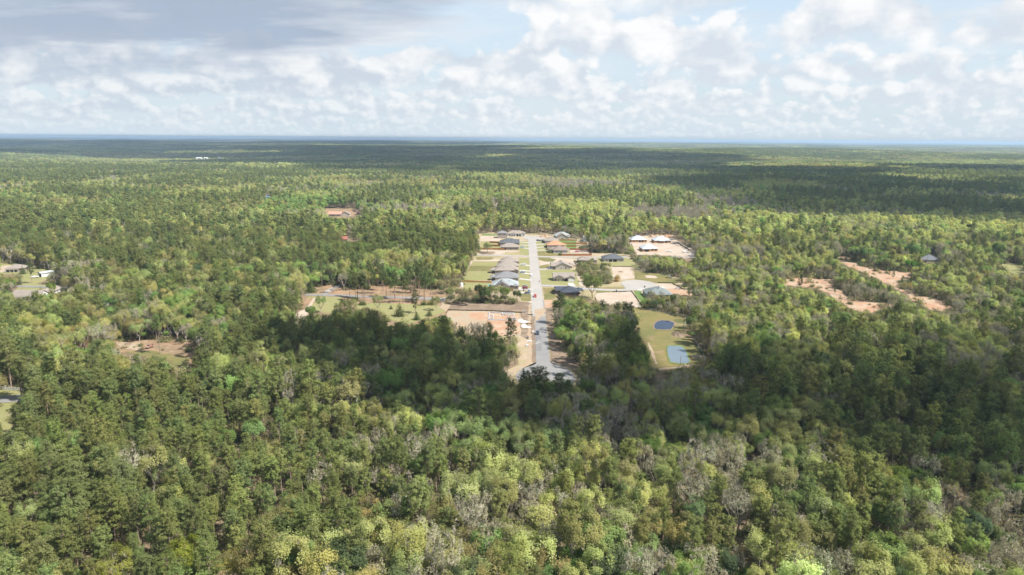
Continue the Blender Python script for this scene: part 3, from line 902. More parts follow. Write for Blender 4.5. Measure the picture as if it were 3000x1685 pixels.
shade_cloud([(745, 945), (900, 915), (1120, 930), (1300, 985), (1400, 1000, 0), (1450, 1112, 0), (1735, 1135, 0), (1735, 1000, 0), (1690, 925), (1850, 905), (1880, 1000), (1890, 1085, 0), (2060, 1090, 0), (2130, 1150), (2150, 1215), (1980, 1240), (1750, 1250), (1500, 1240), (1320, 1200), (1120, 1150), (900, 1075)], 1000, 10, 'low cumulus shading the middle of the wood', 1.0, 3, 'cloud', 2)
shade_cloud([(2030, 965), (2100, 985), (2300, 1030), (2600, 1000), (3080, 940), (3080, 1420), (2820, 1400), (2560, 1320), (2250, 1260), (2140, 1215), (2110, 1120, 0), (2100, 1040, 0)], 1000, 26, 'thinner low cumulus shading the wood on the right', .88, 8, 'veil_cloud', 2)
shade_cloud([N3(-250, 330), N3(700, 330), N3(1400, 330), N3(2700, 370), N3(2700, 730), N3(2300, 690), N3(1800, 640), N3(1200, 550), N3(700, 480), N3(0, 440)], 1900, 150, 'broad cumulus shading the forest on the right', 0.9, 4, 'thin_cloud')
shade_cloud([N3(150, 240), N3(1100, 250), N3(1250, 285), N3(600, 312), N3(0, 310)], 2400, 300, 'cumulus shading a strip of the far forest', 1.0, 5)
shade_cloud([N3(1500, 235), N3(2700, 250), N3(2700, 310), N3(1900, 285)], 2400, 300, 'cumulus shading the far forest at the right', 1.0, 6)
shade_cloud([(-300, 415.5, 0), (500, 417, 0), (1150, 419.5, 0), (1500, 424, 0), (900, 428, 0), (-300, 428, 0)], 5600, 1100, 'remote cloud bank shading the farthest forest on the left', 1.0, 9, 'thin_cloud')
shade_cloud([N1(-300, 92), N1(1300, 95), N1(2700, 100), N2(800, 100), N2(1500, 135), N2(2500, 160), N2(2500, 260), N2(1600, 268), N2(1100, 285), N2(600, 270), N2(300, 240), N1(2400, 215), N1(1700, 178), N1(1300, 152), N1(-300, 148)],
            3000, 520, 'great cloud bank shading the forest near the horizon', 0.8, 7, 'thin_cloud')


# ------------------------------------------------------------------ houses
ROOF = {k: shingle(k + '_shingles', c) for k, c in dict(
    taupe=(0.247, 0.213, 0.186), brown=(0.209, 0.167, 0.144), grey=(0.179, 0.179, 0.186), pale=(0.274, 0.300, 0.308), slate=(0.118, 0.125, 0.141), charcoal=(0.091, 0.099, 0.110),
    navy=(0.053, 0.061, 0.080), orange=(0.357, 0.213, 0.129), green=(0.167, 0.190, 0.190), sheathing=(0.395, 0.445, 0.494), red=(0.304, 0.122, 0.091), tin=(0.380, 0.403, 0.418),
    white=(0.471, 0.471, 0.464), blue=(0.167, 0.319, 0.517), salmon=(0.395, 0.228, 0.167)).items()}
WALL = {'brick': masonry('brown_brick', (0.220, 0.171, 0.141)), 'pink': masonry('pink_brick', (0.327, 0.255, 0.228)), 'redbrick': masonry('red_brick', (0.152, 0.057, 0.046), (0.25, 0.16, 0.14)),
        'stone': masonry('tan_brick', (0.418, 0.365, 0.312), (0.5, 0.46, 0.42)), 'beige': paint('beige_siding', (0.441, 0.395, 0.342), 0.8, 0.06), 'white': M['white'], 'grey': paint('grey_siding', (0.350, 0.357, 0.372), 0.8, 0.06),
        'timber': M['timber'], 'teal': paint('mint_siding', (0.342, 0.456, 0.433), 0.7, 0.06)}


def roof_solid(x0, x1, y0, y1, z, kind, pitch, o=0.5, th=0.2):
    """hip: a solid with ridge and four slopes; gable: two thick slopes"""
    x0, x1, y0, y1 = x0 - o, x1 + o, y0 - o, y1 + o
    w, d = x1 - x0, y1 - y0
    mb = MB()
    if kind == 'hip':
        r = min(w, d) / 2
        h = r * pitch
        if w >= d:
            a, b = (x0 + r, (y0 + y1) / 2), (x1 - r, (y0 + y1) / 2)
        else:
            a, b = ((x0 + x1) / 2, y0 + r), ((x0 + x1) / 2, y1 - r)
        if abs(a[0] - b[0]) + abs(a[1] - b[1]) < 0.05:
            b = (a[0] + (0.1 if w >= d else 0), a[1] + (0 if w >= d else 0.1))
        vs = [(x0, y0, z), (x1, y0, z), (x1, y1, z), (x0, y1, z)]
        vs += [(x, y, z + th) for x, y, _ in vs] + [(*a, z + th + h), (*b, z + th + h)]
        fs = [(3, 2, 1, 0), (0, 1, 5, 4), (1, 2, 6, 5), (2, 3, 7, 6), (3, 0, 4, 7)]
        if w >= d:
            fs += [(4, 5, 9, 8), (5, 6, 9), (6, 7, 8, 9), (7, 4, 8)]
        else:
            fs += [(4, 5, 8), (5, 6, 9, 8), (6, 7, 9), (7, 4, 8, 9)]
        mb.face_set(vs, fs)
        return mb, h
    if kind == 'gx':
        h = d / 2 * pitch
        prof = [(y0, z), ((y0 + y1) / 2, z + h), (y1, z), (y1, z + th), ((y0 + y1) / 2, z + h + th), (y0, z + th)]
        vs = [(x0, p[0], p[1]) for p in prof] + [(x1, p[0], p[1]) for p in prof]
    else:
        h = w / 2 * pitch
        prof = [(x0, z), ((x0 + x1) / 2, z + h), (x1, z), (x1, z + th), ((x0 + x1) / 2, z + h + th), (x0, z + th)]
        vs = [(p[0], y0, p[1]) for p in prof] + [(p[0], y1, p[1]) for p in prof]
    fs = [(0, 1, 4, 5), (1, 2, 3, 4), (6, 11, 10, 7), (7, 10, 9, 8)] + [(i, i + 6, (i + 1) % 6 + 6, (i + 1) % 6) for i in range(6)]
    mb.face_set(vs, fs)
    return mb, h


def house(label, p0, p1, depth, blocks, wall, roof, wins=(), rz=0.0, cat='house', name='house', vents=0, group=None, pitch=0.46, walls2=None):
    """p0, p1: pixels of the two near corners of the base. Blocks in metres from the near left corner (x may be given as a share of the width)."""
    a, b = at(*p0), at(*p1)
    w = (b - a).length
    ang = math.atan2(b.y - a.y, b.x - a.x) + rz
    root = empty(name, (a.x, a.y, 0), ang)
    tag(root, label, cat, group)
    for i, bl in enumerate(blocks):
        x0, x1, y0, y1, wh, kind = bl[:6]
        x0, x1 = x0 * w, x1 * w
        y0, y1 = y0 * depth, y1 * depth
        wm = WALL[bl[6]] if len(bl) > 6 and bl[6] else WALL[wall]
        rm = ROOF[bl[7]] if len(bl) > 7 and bl[7] else ROOF[roof]
        pt = bl[8] if len(bl) > 8 else pitch
        inset = 0.003 * i
        if kind == 'slab':                                        # open porch roof on posts
            mb = MB()
            mb.face_set([(x0, y0, wh - .3), (x1, y0, wh - .3), (x1, y1, wh), (x0, y1, wh), (x0, y0, wh - .12), (x1, y0, wh - .12), (x1, y1, wh + .18), (x0, y1, wh + .18)],
                        [(3, 2, 1, 0), (4, 5, 6, 7), (0, 1, 5, 4), (1, 2, 6, 5), (2, 3, 7, 6), (3, 0, 4, 7)])
            mb.build('porch_roof', rm, root)
            n = max(2, int((x1 - x0) / 3) + 1)
            for k in range(n):
                px_ = x0 + 0.25 + (x1 - x0 - 0.5) * k / (n - 1)
                MB().box(px_ - .14, px_ + .14, y0 + .15, y0 + .43, 0, wh - .28).build('post', WALL[bl[6]] if len(bl) > 6 and bl[6] else M['trim'], root)
            continue
        open_ = kind.startswith('open')
        rk = kind.replace('open', '') or 'hip'
        rmb, h = roof_solid(x0, x1, y0, y1, wh + inset, rk, pt)
        mb = MB()
        if open_:
            for (px_, py_) in ((x0, y0), (x1 - .28, y0), (x0, y1 - .28), (x1 - .28, y1 - .28)):
                MB().box(px_, px_ + .28, py_, py_ + .28, 0, wh).build('post', wm, root)
        else:
            mb.box(x0 + inset, x1 - inset, y0 + inset, y1 - inset, 0, wh)
            if rk == 'gx':
                hh = h * (y1 - y0) / (y1 - y0 + 1.0)
                for xx in (x0 + inset, x1 - inset - .2):
                    mb.face_set([(xx, y0, wh), (xx, y1, wh), (xx, (y0 + y1) / 2, wh + hh), (xx + .2, y0, wh), (xx + .2, y1, wh), (xx + .2, (y0 + y1) / 2, wh + hh)],
                                [(0, 1, 2)[::-1], (3, 4, 5), (0, 2, 5, 3), (1, 4, 5, 2)])
            elif rk == 'gy':
                hh = h * (x1 - x0) / (x1 - x0 + 1.0)
                for yy in (y0 + inset, y1 - inset - .2):
                    mb.face_set([(x0, yy, wh), (x1, yy, wh), ((x0 + x1) / 2, yy, wh + hh), (x0, yy + .2, wh), (x1, yy + .2, wh), ((x0 + x1) / 2, yy + .2, wh + hh)],
                                [(0, 1, 2), (3, 4, 5)[::-1], (0, 2, 5, 3)[::-1], (1, 4, 5, 2)[::-1]])
            mb.build('wall', wm, root)
        rf = rmb.build('roof', rm, root)
        if i == 0:
            top = wh + h * 0.6
            for k in range(vents):
                vx = x0 + (x1 - x0) * (0.35 + 0.3 * k)
                vy = y0 + (y1 - y0) * 0.28
                zv = wh + (vy - y0 + .5) * pt
                MB().box(vx - .3, vx + .3, vy - .3, vy + .3, zv - .1, zv + .42).build('vent', M['dark'], rf)
    for wn in wins:
        typ, side, fx, yo, z0, ww, hh = wn
        if side == 'n':
            cx_, cy_, dx_, dy_ = fx * w, yo * depth, 1, 0
        elif side == 'l':
            cx_, cy_, dx_, dy_ = fx * w, yo * depth, 0, 1
        else:
            cx_, cy_, dx_, dy_ = fx * w, yo * depth, 0, -1
        nx, ny = (0, -1) if side == 'n' else ((-1, 0) if side == 'l' else (1, 0))

        def panel(off0, off1, hw, z_a, z_b):
            q = []
            for s, o_ in ((-1, off1), (1, off1), (1, off0), (-1, off0)):
                q.append((cx_ + dx_ * s * hw + nx * o_, cy_ + dy_ * s * hw + ny * o_))
            return MB().prism(q, z_a, z_b)
        if typ == 'w':
            f = panel(-.04, .06, ww / 2 + .1, z0 - .1, z0 + hh + .1).build('window', M['trim'], root)
            panel(.062, .085, ww / 2, z0, z0 + hh).build('pane', M['glass'], f)
        elif typ == 'd':
            f = panel(-.04, .06, ww / 2 + .1, 0.02, hh + .1).build('door', M['dark'], root)
        elif typ == 'g':
            f = panel(-.04, .05, ww / 2 + .12, 0.02, hh + .12).build('garage_door', M['trim'], root)
            for k in range(4):
                panel(.052, .075, ww / 2, 0.06 + k * hh / 4, (k + 1) * hh / 4).build('panel', M['white'], f)
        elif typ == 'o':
            panel(-.3, .03, ww / 2, z0, z0 + hh).build('opening_shade', M['dark'], root)  # dark slab on the wall, painting the shade inside an open bay
    return root


H = house
# left of the street, far to near
H('narrow two storey pink brick house with grey hip roof at the far left', R1(814, 300), R1(952, 300), 10, [(0, 1, 0, 1, 5.6, 'hip')], 'pink', 'grey',
  [('w', 'n', .2, 0, 3.6, .9, 1.2), ('w', 'n', .75, 0, 3.6, .9, 1.2)])
H('large white gabled house with brown roof facing the far turning circle', R1(965, 274), R1(1232, 274), 13, [(0, 1, .15, 1, 3, 'hip', 'white', 'taupe', .5), (.24, .46, 0, .6, 3, 'gy', 'white'), (.78, 1.0, 0, .7, 3, 'gy', 'white')], 'white', 'taupe',
  [('w', 'n', .3, 0, .5, 1.5, 1.8), ('w', 'n', .40, 0, .5, 1.5, 1.8), ('d', 'n', .55, .15, 0, 2.2, 2.3), ('w', 'n', .68, .15, .6, 1.8, 1.6), ('w', 'n', .88, 0, .9, 1.4, 1.3), ('w', 'n', .1, .15, .9, 1.6, 1.4)])
H('house with dark charcoal roof behind the tan one, left of the street', R1(855, 412), R1(1138, 412), 15, [(0, 1, 0, 1, 2.8, 'hip', None, None, .5), (.62, 1, -.06, .8, 2.8, 'gx')], 'brick', 'charcoal', [('w', 'n', .8, -.06, .9, 1.4, 1.2)], vents=1)
H('tan roofed brown brick house above the cross street', R1(862, 477), R1(1132, 477), 12, [(0, 1, 0, 1, 2.8, 'hip', None, None, .5), (.74, 1, .2, 1.1, 2.8, 'hip')], 'brick', 'taupe',
  [('w', 'n', .55, 0, .8, 1.6, 1.2), ('w', 'n', .86, 0, .8, 1.2, 1.2), ('d', 'n', .25, 0, 0, 1.0, 2.1)])
H('taupe hip roofed house just below the cross street', R1(868, 700), R1(1118, 700), 14, [(0, 1, 0, 1, 2.8, 'hip'), (.7, 1.06, .05, .75, 2.8, 'hip')], 'brick', 'taupe', [('d', 'n', .94, .05, 0, 1.2, 2.2)], vents=0)
H('middle taupe house of the row left of the street', R1(812, 770), R1(1112, 770), 14, [(0, 1, 0, 1, 2.8, 'hip'), (.62, 1.04, .02, .7, 2.8, 'hip')], 'brick', 'taupe', [('w', 'n', .8, .02, .8, 1.4, 1.2)])
H('taupe roofed house with brick end and back patio, beside the grey roof', R1(770, 838), R1(1128, 838), 14, [(0, 1, 0, 1, 2.8, 'hip'), (.8, 1.0, -.08, .6, 2.8, 'gy'), (-.19, 0.02, .2, .62, 2.6, 'openhip')], 'brick', 'taupe',
  [('w', 'n', .9, -.08, .8, 1.2, 1.2), ('w', 'n', .5, 0, .8, 1.4, 1.2)], vents=1)
H('grey hip roofed house with back patio between taupe and pale roofs', R1(775, 950), R1(1128, 950), 15, [(0, 1, 0, 1, 2.8, 'hip'), (.66, 1.0, -.05, .7, 2.8, 'hip', 'stone'), (-.2, 0.02, .2, .6, 2.6, 'openhip')], 'stone', 'grey',
  [('w', 'n', .78, -.05, .8, 1.3, 1.2), ('w', 'n', .93, -.05, .8, .9, 1.2)])
H('pale blue grey roofed house with a gabled wing behind the tree row', R1(735, 1072), R1(1128, 1072), 15, [(0, 1, .1, 1, 2.8, 'hip', 'brick', 'pale', .52), (.80, 1.0, -.02, .6, 2.7, 'hip', 'brick', 'grey', .4), (.1, .64, -.22, .5, 2.8, 'gy', 'beige', 'grey', .62)], 'brick', 'pale',
  [('w', 'n', .34, -.22, 3.4, .8, 1.2), ('w', 'n', .40, -.22, 3.4, .8, 1.2), ('w', 'n', .25, -.22, .8, 1.3, 1.3), ('w', 'n', .9, -.02, .8, 1.2, 1.2)], vents=2)
# right of the street, far to near
H('pale blue roofed house behind the grey gable, at the far right of the street', R1(1680, 305), R1(1905, 305), 13, [(0, 1, 0, 1, 3.2, 'hip', 'grey', 'pale', .5), (.72, 1, -.1, .6, 2.8, 'gy', 'beige', 'taupe')], 'grey', 'pale', [('w', 'n', .86, -.1, .9, 1.2, 1.1)])
H('tan house with a broad grey gable facing the fenced gardens', R1(1705, 322), R1(1878, 322), 13, [(0, 1, 0, 1, 2.8, 'gy', None, None, .52), (.86, 1.16, .15, .6, 2.6, 'openhip')], 'beige', 'taupe', [('w', 'n', .5, 0, .9, 1.3, 1.1)])
H('grey siding house with taupe roof next to the orange roof', R1(1535, 378), R1(1728, 378), 14, [(0, 1, 0, 1, 2.8, 'hip'), (-.06, .3, .1, .6, 2.8, 'gx')], 'grey', 'taupe', [('w', 'n', .5, 0, .9, 1.4, 1.1), ('d', 'n', .92, 0, 0, 1.2, 2.1), ('w', 'n', .3, 0, .9, .8, 1.1)])
H('house with a terracotta orange hip roof', R1(1560, 446), R1(1815, 446), 14, [(0, 1, 0, 1, 2.8, 'hip', None, None, .5), (.9, 1.14, .25, .7, 2.5, 'openhip', 'beige', 'orange')], 'stone', 'orange', [('w', 'n', .4, 0, .9, 1.4, 1.1)])
H('brown hip roofed house in front of the orange roof, beside the red fence', R1(1600, 526), R1(1860, 526), 14, [(.2, 1, 0, 1, 2.8, 'hip', None, None, .52), (0, .5, .35, 1, 2.8, 'hip'), (.98, 1.18, .4, .85, 2.5, 'openhip', 'beige')], 'grey', 'brown',
  [('w', 'n', .42, 0, .9, 1.2, 1.1), ('w', 'n', .68, 0, .9, 1.4, 1.1)])
H('unfinished white gabled house half hidden by trees', R1(2115, 345), R1(2290, 345), 12, [(0, 1, 0, 1, 3, 'gx')], 'white', 'taupe', [('w', 'l', 0, .5, 1, 1.2, 1.2)])
H('taupe hip roofed house behind bushes below the cross street', R1(2040, 682), R1(2320, 682), 13, [(0, 1, .12, 1, 2.8, 'hip'), (.32, .72, 0, .6, 2.8, 'hip')], 'stone', 'taupe', [('w', 'n', .82, .12, .8, 1.6, 1.3), ('w', 'n', .94, .12, .8, .8, 1.3), ('d', 'n', .22, .12, 0, 1.8, 2.2)], vents=1)
H('charcoal hip roofed beige house on the lawn below the cross street', R2(870, 658), R2(1172, 658), 14, [(0, 1, 0, 1, 2.8, 'hip')], 'stone', 'charcoal',
  [('o', 'n', .335, 0, .1, 2.6, 2.3), ('o', 'n', .56, 0, .1, 3.3, 2.3), ('w', 'n', .87, 0, .9, 1.1, 1.1), ('w', 'n', .15, 0, .9, 1.1, 1.1)])
H('brick house with a big plain gable above the porch house', R1(1630, 775), R1(1912, 775), 15, [(.2, 1, 0, 1, 2.7, 'gy', 'beige', None, .46), (0, .45, .12, .85, 2.7, 'gx', 'brick'), (.95, 1.25, .5, .95, 2.6, 'openhip')], 'stone', 'taupe',
  [('w', 'n', .5, 0, .9, .7, 1.1), ('w', 'n', .74, 0, .9, .8, 1.4)], vents=1)
H('taupe gabled house with a three bay front porch and garage wing', R1(1660, 948), R1(1978, 948), 11, [(0, 1, .14, 1, 2.8, 'gx', 'beige', None, .55), (.66, 1.0, -.16, .55, 2.8, 'gy', 'beige', None, .5), (.12, .42, .02, .32, 3.3, 'gy', 'beige', None, .42), (0, .66, -.03, .16, 2.6, 'slab', 'redbrick')], 'beige', 'taupe',
  [('w', 'n', .16, .14, .7, 2.3, 1.5), ('w', 'n', .42, .14, .7, 2.3, 1.5), ('d', 'n', .59, .14, 0, 1.3, 2.2), ('g', 'n', .83, -.16, 0, 4.6, 2.2)])
r_ = H('dark navy roofed red brick house on the corner of the side street', R1(1775, 1178), R1(2040, 1178), 14, [(0, 1, 0, 1, 2.8, 'hip', None, None, .48), (-.28, .55, .45, 1.1, 2.8, 'gx', None, None, .42), (.9, 1.3, .45, 1.0, 2.7, 'openhip')], 'redbrick', 'navy',
       [('w', 'n', .25, 0, .8, 1.5, 1.3), ('w', 'n', .75, 0, .8, 1.5, 1.3), ('w', 'n', -.15, .45, .8, 1.4, 1.3)])
r_ = H('green grey pyramid roofed house beside the clay lot', R2(1530, 1212), R2(1905, 1212), 16, [(0, 1, 0, 1, 2.7, 'hip', None, None, .5)], 'stone', 'green',
       [('w', 'n', .86, 0, .8, 1.1, 1.2), ('d', 'n', .5, 0, 0, 2.4, 2.2), ('w', 'l', 0, .35, .8, 1.2, 1.2), ('w', 'l', 0, .7, .8, 1.2, 1.2)])
MB().tube([(9.0, 6.0, 5.4), (9.0, 6.0, 8.0)], 0.34, 8).box(8.55, 9.45, 5.55, 6.45, 7.9, 8.08).build('chimney', M['steel'], r_)
# three timber houses under sheathing
W3 = [('o', 'n', .16, 0, .9, .9, 1.1), ('o', 'n', .38, 0, .9, .8, 1.1), ('o', 'n', .55, 0, .1, 1.9, 2.2), ('o', 'n', .72, 0, .1, 1.9, 2.2), ('o', 'n', .9, 0, .9, .9, 1.1), ('o', 'l', 0, .5, .9, 1.2, 1.2)]
for lb, p0, p1, bl, wn in (
        ('leftmost timber frame house with bluish roof sheathing on the sand pad', R2(1285, 364), R2(1520, 364), [(0, 1, 0, 1, 2.8, 'hip', None, None, .5)], W3),
        ('timber frame house with a front porch under bluish sheathing, by the clay heaps', R2(1635, 374), R2(1880, 374), [(0, 1, 0, 1, 2.8, 'hip', None, None, .52), (.3, .62, -.12, .5, 2.7, 'openhip')], W3[:2] + W3[3:]),
        ('nearest timber frame house, with a dark garage opening, on the sand pad', R2(1450, 500), R2(1682, 500), [(0, 1, 0, 1, 2.8, 'hip', None, None, .5), (0, .5, -.12, .5, 2.7, 'hip')],
         [('o', 'n', .27, -.12, .1, 4.4, 2.3), ('o', 'n', .66, 0, .9, 1.2, 1.2), ('o', 'n', .87, 0, .9, 1.2, 1.2), ('o', 'l', 0, .5, .9, 1.2, 1.2)])):
    H(lb, p0, p1, 14, bl, 'timber', 'sheathing', wn, name='unfinished_house', cat='house', group='unfinished houses on the sand pad')
# older houses in the wood on the left
H('long taupe gabled house with white porch posts at the left edge', (29, 884), (112, 884), 12, [(0, 1, .12, 1, 3, 'gx', 'white', None, .6), (.55, .95, .6, 2.3, 3, 'gy', 'white', None, .55), (0, .45, -.06, .14, 2.7, 'slab', 'white')], 'white', 'taupe',
  [('w', 'n', .12, .12, .7, 1.2, 1.4), ('w', 'n', .3, .12, .7, 1.2, 1.4), ('d', 'n', .2, .12, 0, 1, 2.2)])
H('grey roofed ranch house with a white post porch beyond the lawn', (14, 799), (68, 797), 12, [(0, 1, .15, 1, 2.8, 'hip'), (0.05, .75, -.03, .17, 2.6, 'slab', 'white')], 'brick', 'taupe', [('w', 'n', .25, .15, .6, 1.6, 1.4), ('d', 'n', .5, .15, 0, 1.1, 2.2)])
H('open carport with a pale tin roof beside the white pickup', (113, 811), (129, 811), 11, [(0, 1, 0, 1, 2.9, 'gy', 'white', 'tin', .4)], 'white', 'tin', [('o', 'n', .5, 0, .05, 3.2, 2.4)], rz=-0.5, cat='carport', name='carport')
H('white trailer with a mint end under the pines at the left', (119, 777), (141, 776), 4, [(0, 1, 0, 1, 2.6, 'gx', 'white', 'white', .2)], 'white', 'white', [('w', 'n', .3, 0, 1, 1.2, .9), ('w', 'n', .65, 0, 1, 1.2, .9)], cat='trailer', name='trailer')
H('low red roofed house under the lime green tree', R6(985, 1335), R6(1140, 1335), 11, [(0, 1, 0, 1, 2.8, 'gx', 'white', 'red', .45)], 'white', 'red', [('w', 'n', .5, 0, .9, 1.4, 1.1)])
H('small white house glimpsed behind the garden pool', (318, 868), (338, 868), 9, [(0, 1, 0, 1, 3, 'gx', 'white', 'tin', .5)], 'white', 'tin', [('w', 'n', .5, 0, .9, 1.2, 1.1)])
H('tiny pale blue shed in a gap of the pines', (899, 790), (909, 790), 3, [(0, 1, 0, 1, 2.4, 'gx', 'teal', 'white', .35)], 'teal', 'white', [('d', 'n', .5, 0, 0, .9, 1.9)], cat='shed', name='shed')
H('white trailer home beside the utility pole', (877, 815), (901, 815), 5, [(0, 1, 0, 1, 2.7, 'gx', 'white', 'white', .22)], 'white', 'white', [('w', 'n', .4, 0, 1, 1.2, .9), ('d', 'n', .7, 0, 0, .9, 2)], cat='trailer', name='trailer')
H('slate blue hip roofed house alone in the wood on the right', R8(1585, 226), R8(1790, 226), 15, [(0, 1, 0, 1, 2.8, 'hip', None, None, .5), (.3, .75, -.1, .5, 2.8, 'hip')], 'stone', 'slate', [('w', 'n', .15, 0, .9, 1.4, 1.1), ('w', 'n', .88, 0, .9, 1.4, 1.1)])
H('far ranch house with a salmon red roof and grey wing', Q8(520, 640), Q8(860, 640), 13, [(0, 1, 0, 1, 3, 'gx', 'brick', 'salmon', .5), (.95, 1.6, .1, .8, 3.2, 'gy', 'beige', 'taupe', .5)], 'brick', 'salmon', [('w', 'n', .4, 0, .9, 1.8, 1.2), ('w', 'n', .75, 0, .9, 1.8, 1.2)])
H('salmon roofed barn at the right end of the far ranch yard', Q8(1240, 592), Q8(1345, 592), 9, [(0, 1, 0, 1, 3, 'gx', 'beige', 'salmon', .5)], 'beige', 'salmon', [('o', 'n', .5, 0, 0, 2.4, 2.4)], cat='barn', name='barn')
H('far house with a pale grey roof above the ranch yard', Q8(420, 300), Q8(580, 300), 11, [(0, 1, 0, 1, 3, 'hip', 'white', 'white', .45)], 'white', 'white', [('w', 'n', .5, 0, .9, 1.4, 1.1)])
H('coral red roofed house deep in the wood', Q8(810, 1285), Q8(1000, 1285), 10, [(0, 1, 0, 1, 2.9, 'gx', 'brick', 'red', .5)], 'brick', 'red', [('w', 'n', .5, 0, .9, 1.4, 1.1)])
H('brick red roofed shed beside the coral roof', Q8(1280, 1290), Q8(1370, 1290), 8, [(0, 1, 0, 1, 2.9, 'gx', 'white', 'red', .5)], 'white', 'red', [('d', 'n', .5, 0, 0, 1, 2)], cat='shed', name='shed')
H('bright blue tarped roof in the far pines', (780, 582), (788, 582), 7, [(0, 1, 0, 1, 3.2, 'gx', 'white', 'blue', .5)], 'white', 'blue', [('w', 'n', .5, 0, .9, 1.4, 1.1)])
for lb, a_, b_ in (('long white farm shed near the dark cloud shadow', 574, 591), ('brightest white farm shed near the dark cloud shadow', 597, 608), ('rightmost small white farm shed near the dark cloud shadow', 638, 646)):
    H(lb, (a_, 466), (b_, 466), 22, [(0, 1, 0, 1, 5, 'gx', 'white', 'white', .3)], 'white', 'white', [('o', 'n', .5, 0, 0, 5, 4)], cat='shed', name='farm_shed', group='far white farm sheds')


# ------------------------------------------------------------------ vehicles
def car_meshes(kind):
    """side profile swept across the width: body, cabin glass, wheels, lamps, bumpers; length along x, nose at +x"""
    if kind == 'suv':
        L, Wd, prof = 4.7, 1.86, [(-2.35, .45), (-2.3, .98), (-2.2, 1.08), (-1.95, 1.72), (-1.5, 1.8), (.3, 1.76), (1.05, 1.14), (2.05, 1.02), (2.33, .85), (2.35, .45)]
        win = [(-2.02, 1.14), (-1.84, 1.64), (.25, 1.68), (.86, 1.16)]
    elif kind == 'pickup':
        L, Wd, prof = 5.5, 1.95, [(-2.75, .55), (-2.72, 1.12), (-.75, 1.12), (-.62, 1.78), (.45, 1.8), (1.05, 1.2), (2.5, 1.08), (2.73, .9), (2.75, .5)]
        win = [(-.66, 1.2), (-.56, 1.68), (.4, 1.7), (.86, 1.22)]
    elif kind == 'van':
        L, Wd, prof = 5.6, 2.0, [(-2.8, .45), (-2.78, 2.3), (-2.6, 2.42), (1.5, 2.4), (2.1, 1.5), (2.7, 1.2), (2.8, .8), (2.8, .45)]
        win = [(.5, 1.5), (.5, 2.15), (1.5, 2.15), (1.9, 1.5)]
    else:
        L, Wd, prof = 4.6, 1.8, [(-2.3, .42), (-2.28, .88), (-1.7, .98), (-1.05, 1.42), (.2, 1.44), (.95, .98), (2.0, .86), (2.28, .7), (2.3, .42)]
        win = [(-1.55, 1.0), (-1.0, 1.34), (.18, 1.36), (.78, 1.0)]
    mb = MB()
    n = len(prof)
    vs, fs = [], []
    for s in (-1, 1):
        for x, z in prof:
            k = 1.0 if z < 1.15 else 0.84
            vs.append((x, s * Wd / 2 * k, z))
    fs.append(tuple(range(n)))
    fs.append(tuple(range(2 * n - 1, n - 1, -1)))
    for i in range(n):
        j = (i + 1) % n
        fs.append((i, i + n, j + n, j))
    mb.face_set(vs, fs)
    body = mb.mesh('body')
    g = MB()
    m_ = len(win)
    for s in (-1, 1):                                                # side glass, standing a little proud
        q = [(x, s * (Wd / 2 * (1.0 if z < 1.15 else .86) + .012), z) for x, z in win]
        q2 = [(x, s * (Wd / 2 * (1.0 if z < 1.15 else .86) - .05), z) for x, z in win]
        g.face_set(q + q2, [tuple(range(m_)), tuple(range(2 * m_ - 1, m_ - 1, -1))] + [(i, i + m_, (i + 1) % m_ + m_, (i + 1) % m_) for i in range(m_)])
    glass = g.mesh('side_window')
    ws = MB()
    (x0, z0), (x1, z1) = win[3], win[2]
    a = .06
    ws.face_set([(x0 + .18, -Wd * .42, z0), (x0 + .18, Wd * .42, z0), (x1 + .16, Wd * .38, z1), (x1 + .16, -Wd * .38, z1), (x0 + .1, -Wd * .42, z0 - .04), (x0 + .1, Wd * .42, z0 - .04), (x1 + .08, Wd * .38, z1 - .04), (x1 + .08, -Wd * .38, z1 - .04)],
                [(0, 1, 2, 3), (7, 6, 5, 4), (0, 4, 5, 1), (1, 5, 6, 2), (2, 6, 7, 3), (3, 7, 4, 0)])
    wsm = ws.mesh('windscreen')
    rw = MB()
    (x0, z0), (x1, z1) = win[0], win[1]
    rw.face_set([(x0 - .2, -Wd * .42, z0), (x1 - .17, -Wd * .38, z1), (x1 - .17, Wd * .38, z1), (x0 - .2, Wd * .42, z0), (x0 - .12, -Wd * .42, z0 - .03), (x1 - .09, -Wd * .38, z1 - .03), (x1 - .09, Wd * .38, z1 - .03), (x0 - .12, Wd * .42, z0 - .03)],
                [(0, 3, 2, 1), (4, 5, 6, 7), (0, 1, 5, 4), (1, 2, 6, 5), (2, 3, 7, 6), (3, 0, 4, 7)])
    rwm = rw.mesh('rear_window')
    wh = MB().tube([(0, -.11, 0), (0, .11, 0)], .34, 12).mesh('wheel')
    rim = MB().tube([(0, -.118, 0), (0, .118, 0)], .2, 8).mesh('rim')
    hl = MB().box(-.05, .03, -.2, .2, -.08, .08).mesh('headlight')
    return dict(L=L, W=Wd, body=body, glass=glass, ws=wsm, rw=rwm, wheel=wh, rim=rim, hl=hl)


CARS = {k: car_meshes(k) for k in ('suv', 'pickup', 'van', 'sedan')}
for cm in CARS.values():
    for k, mm in (('glass', 'glass'), ('ws', 'glass'), ('rw', 'glass'), ('wheel', 'tyre'), ('rim', 'rim'), ('hl', 'lamp')):
        cm[k].materials.append(M[mm])
PAINT = {}


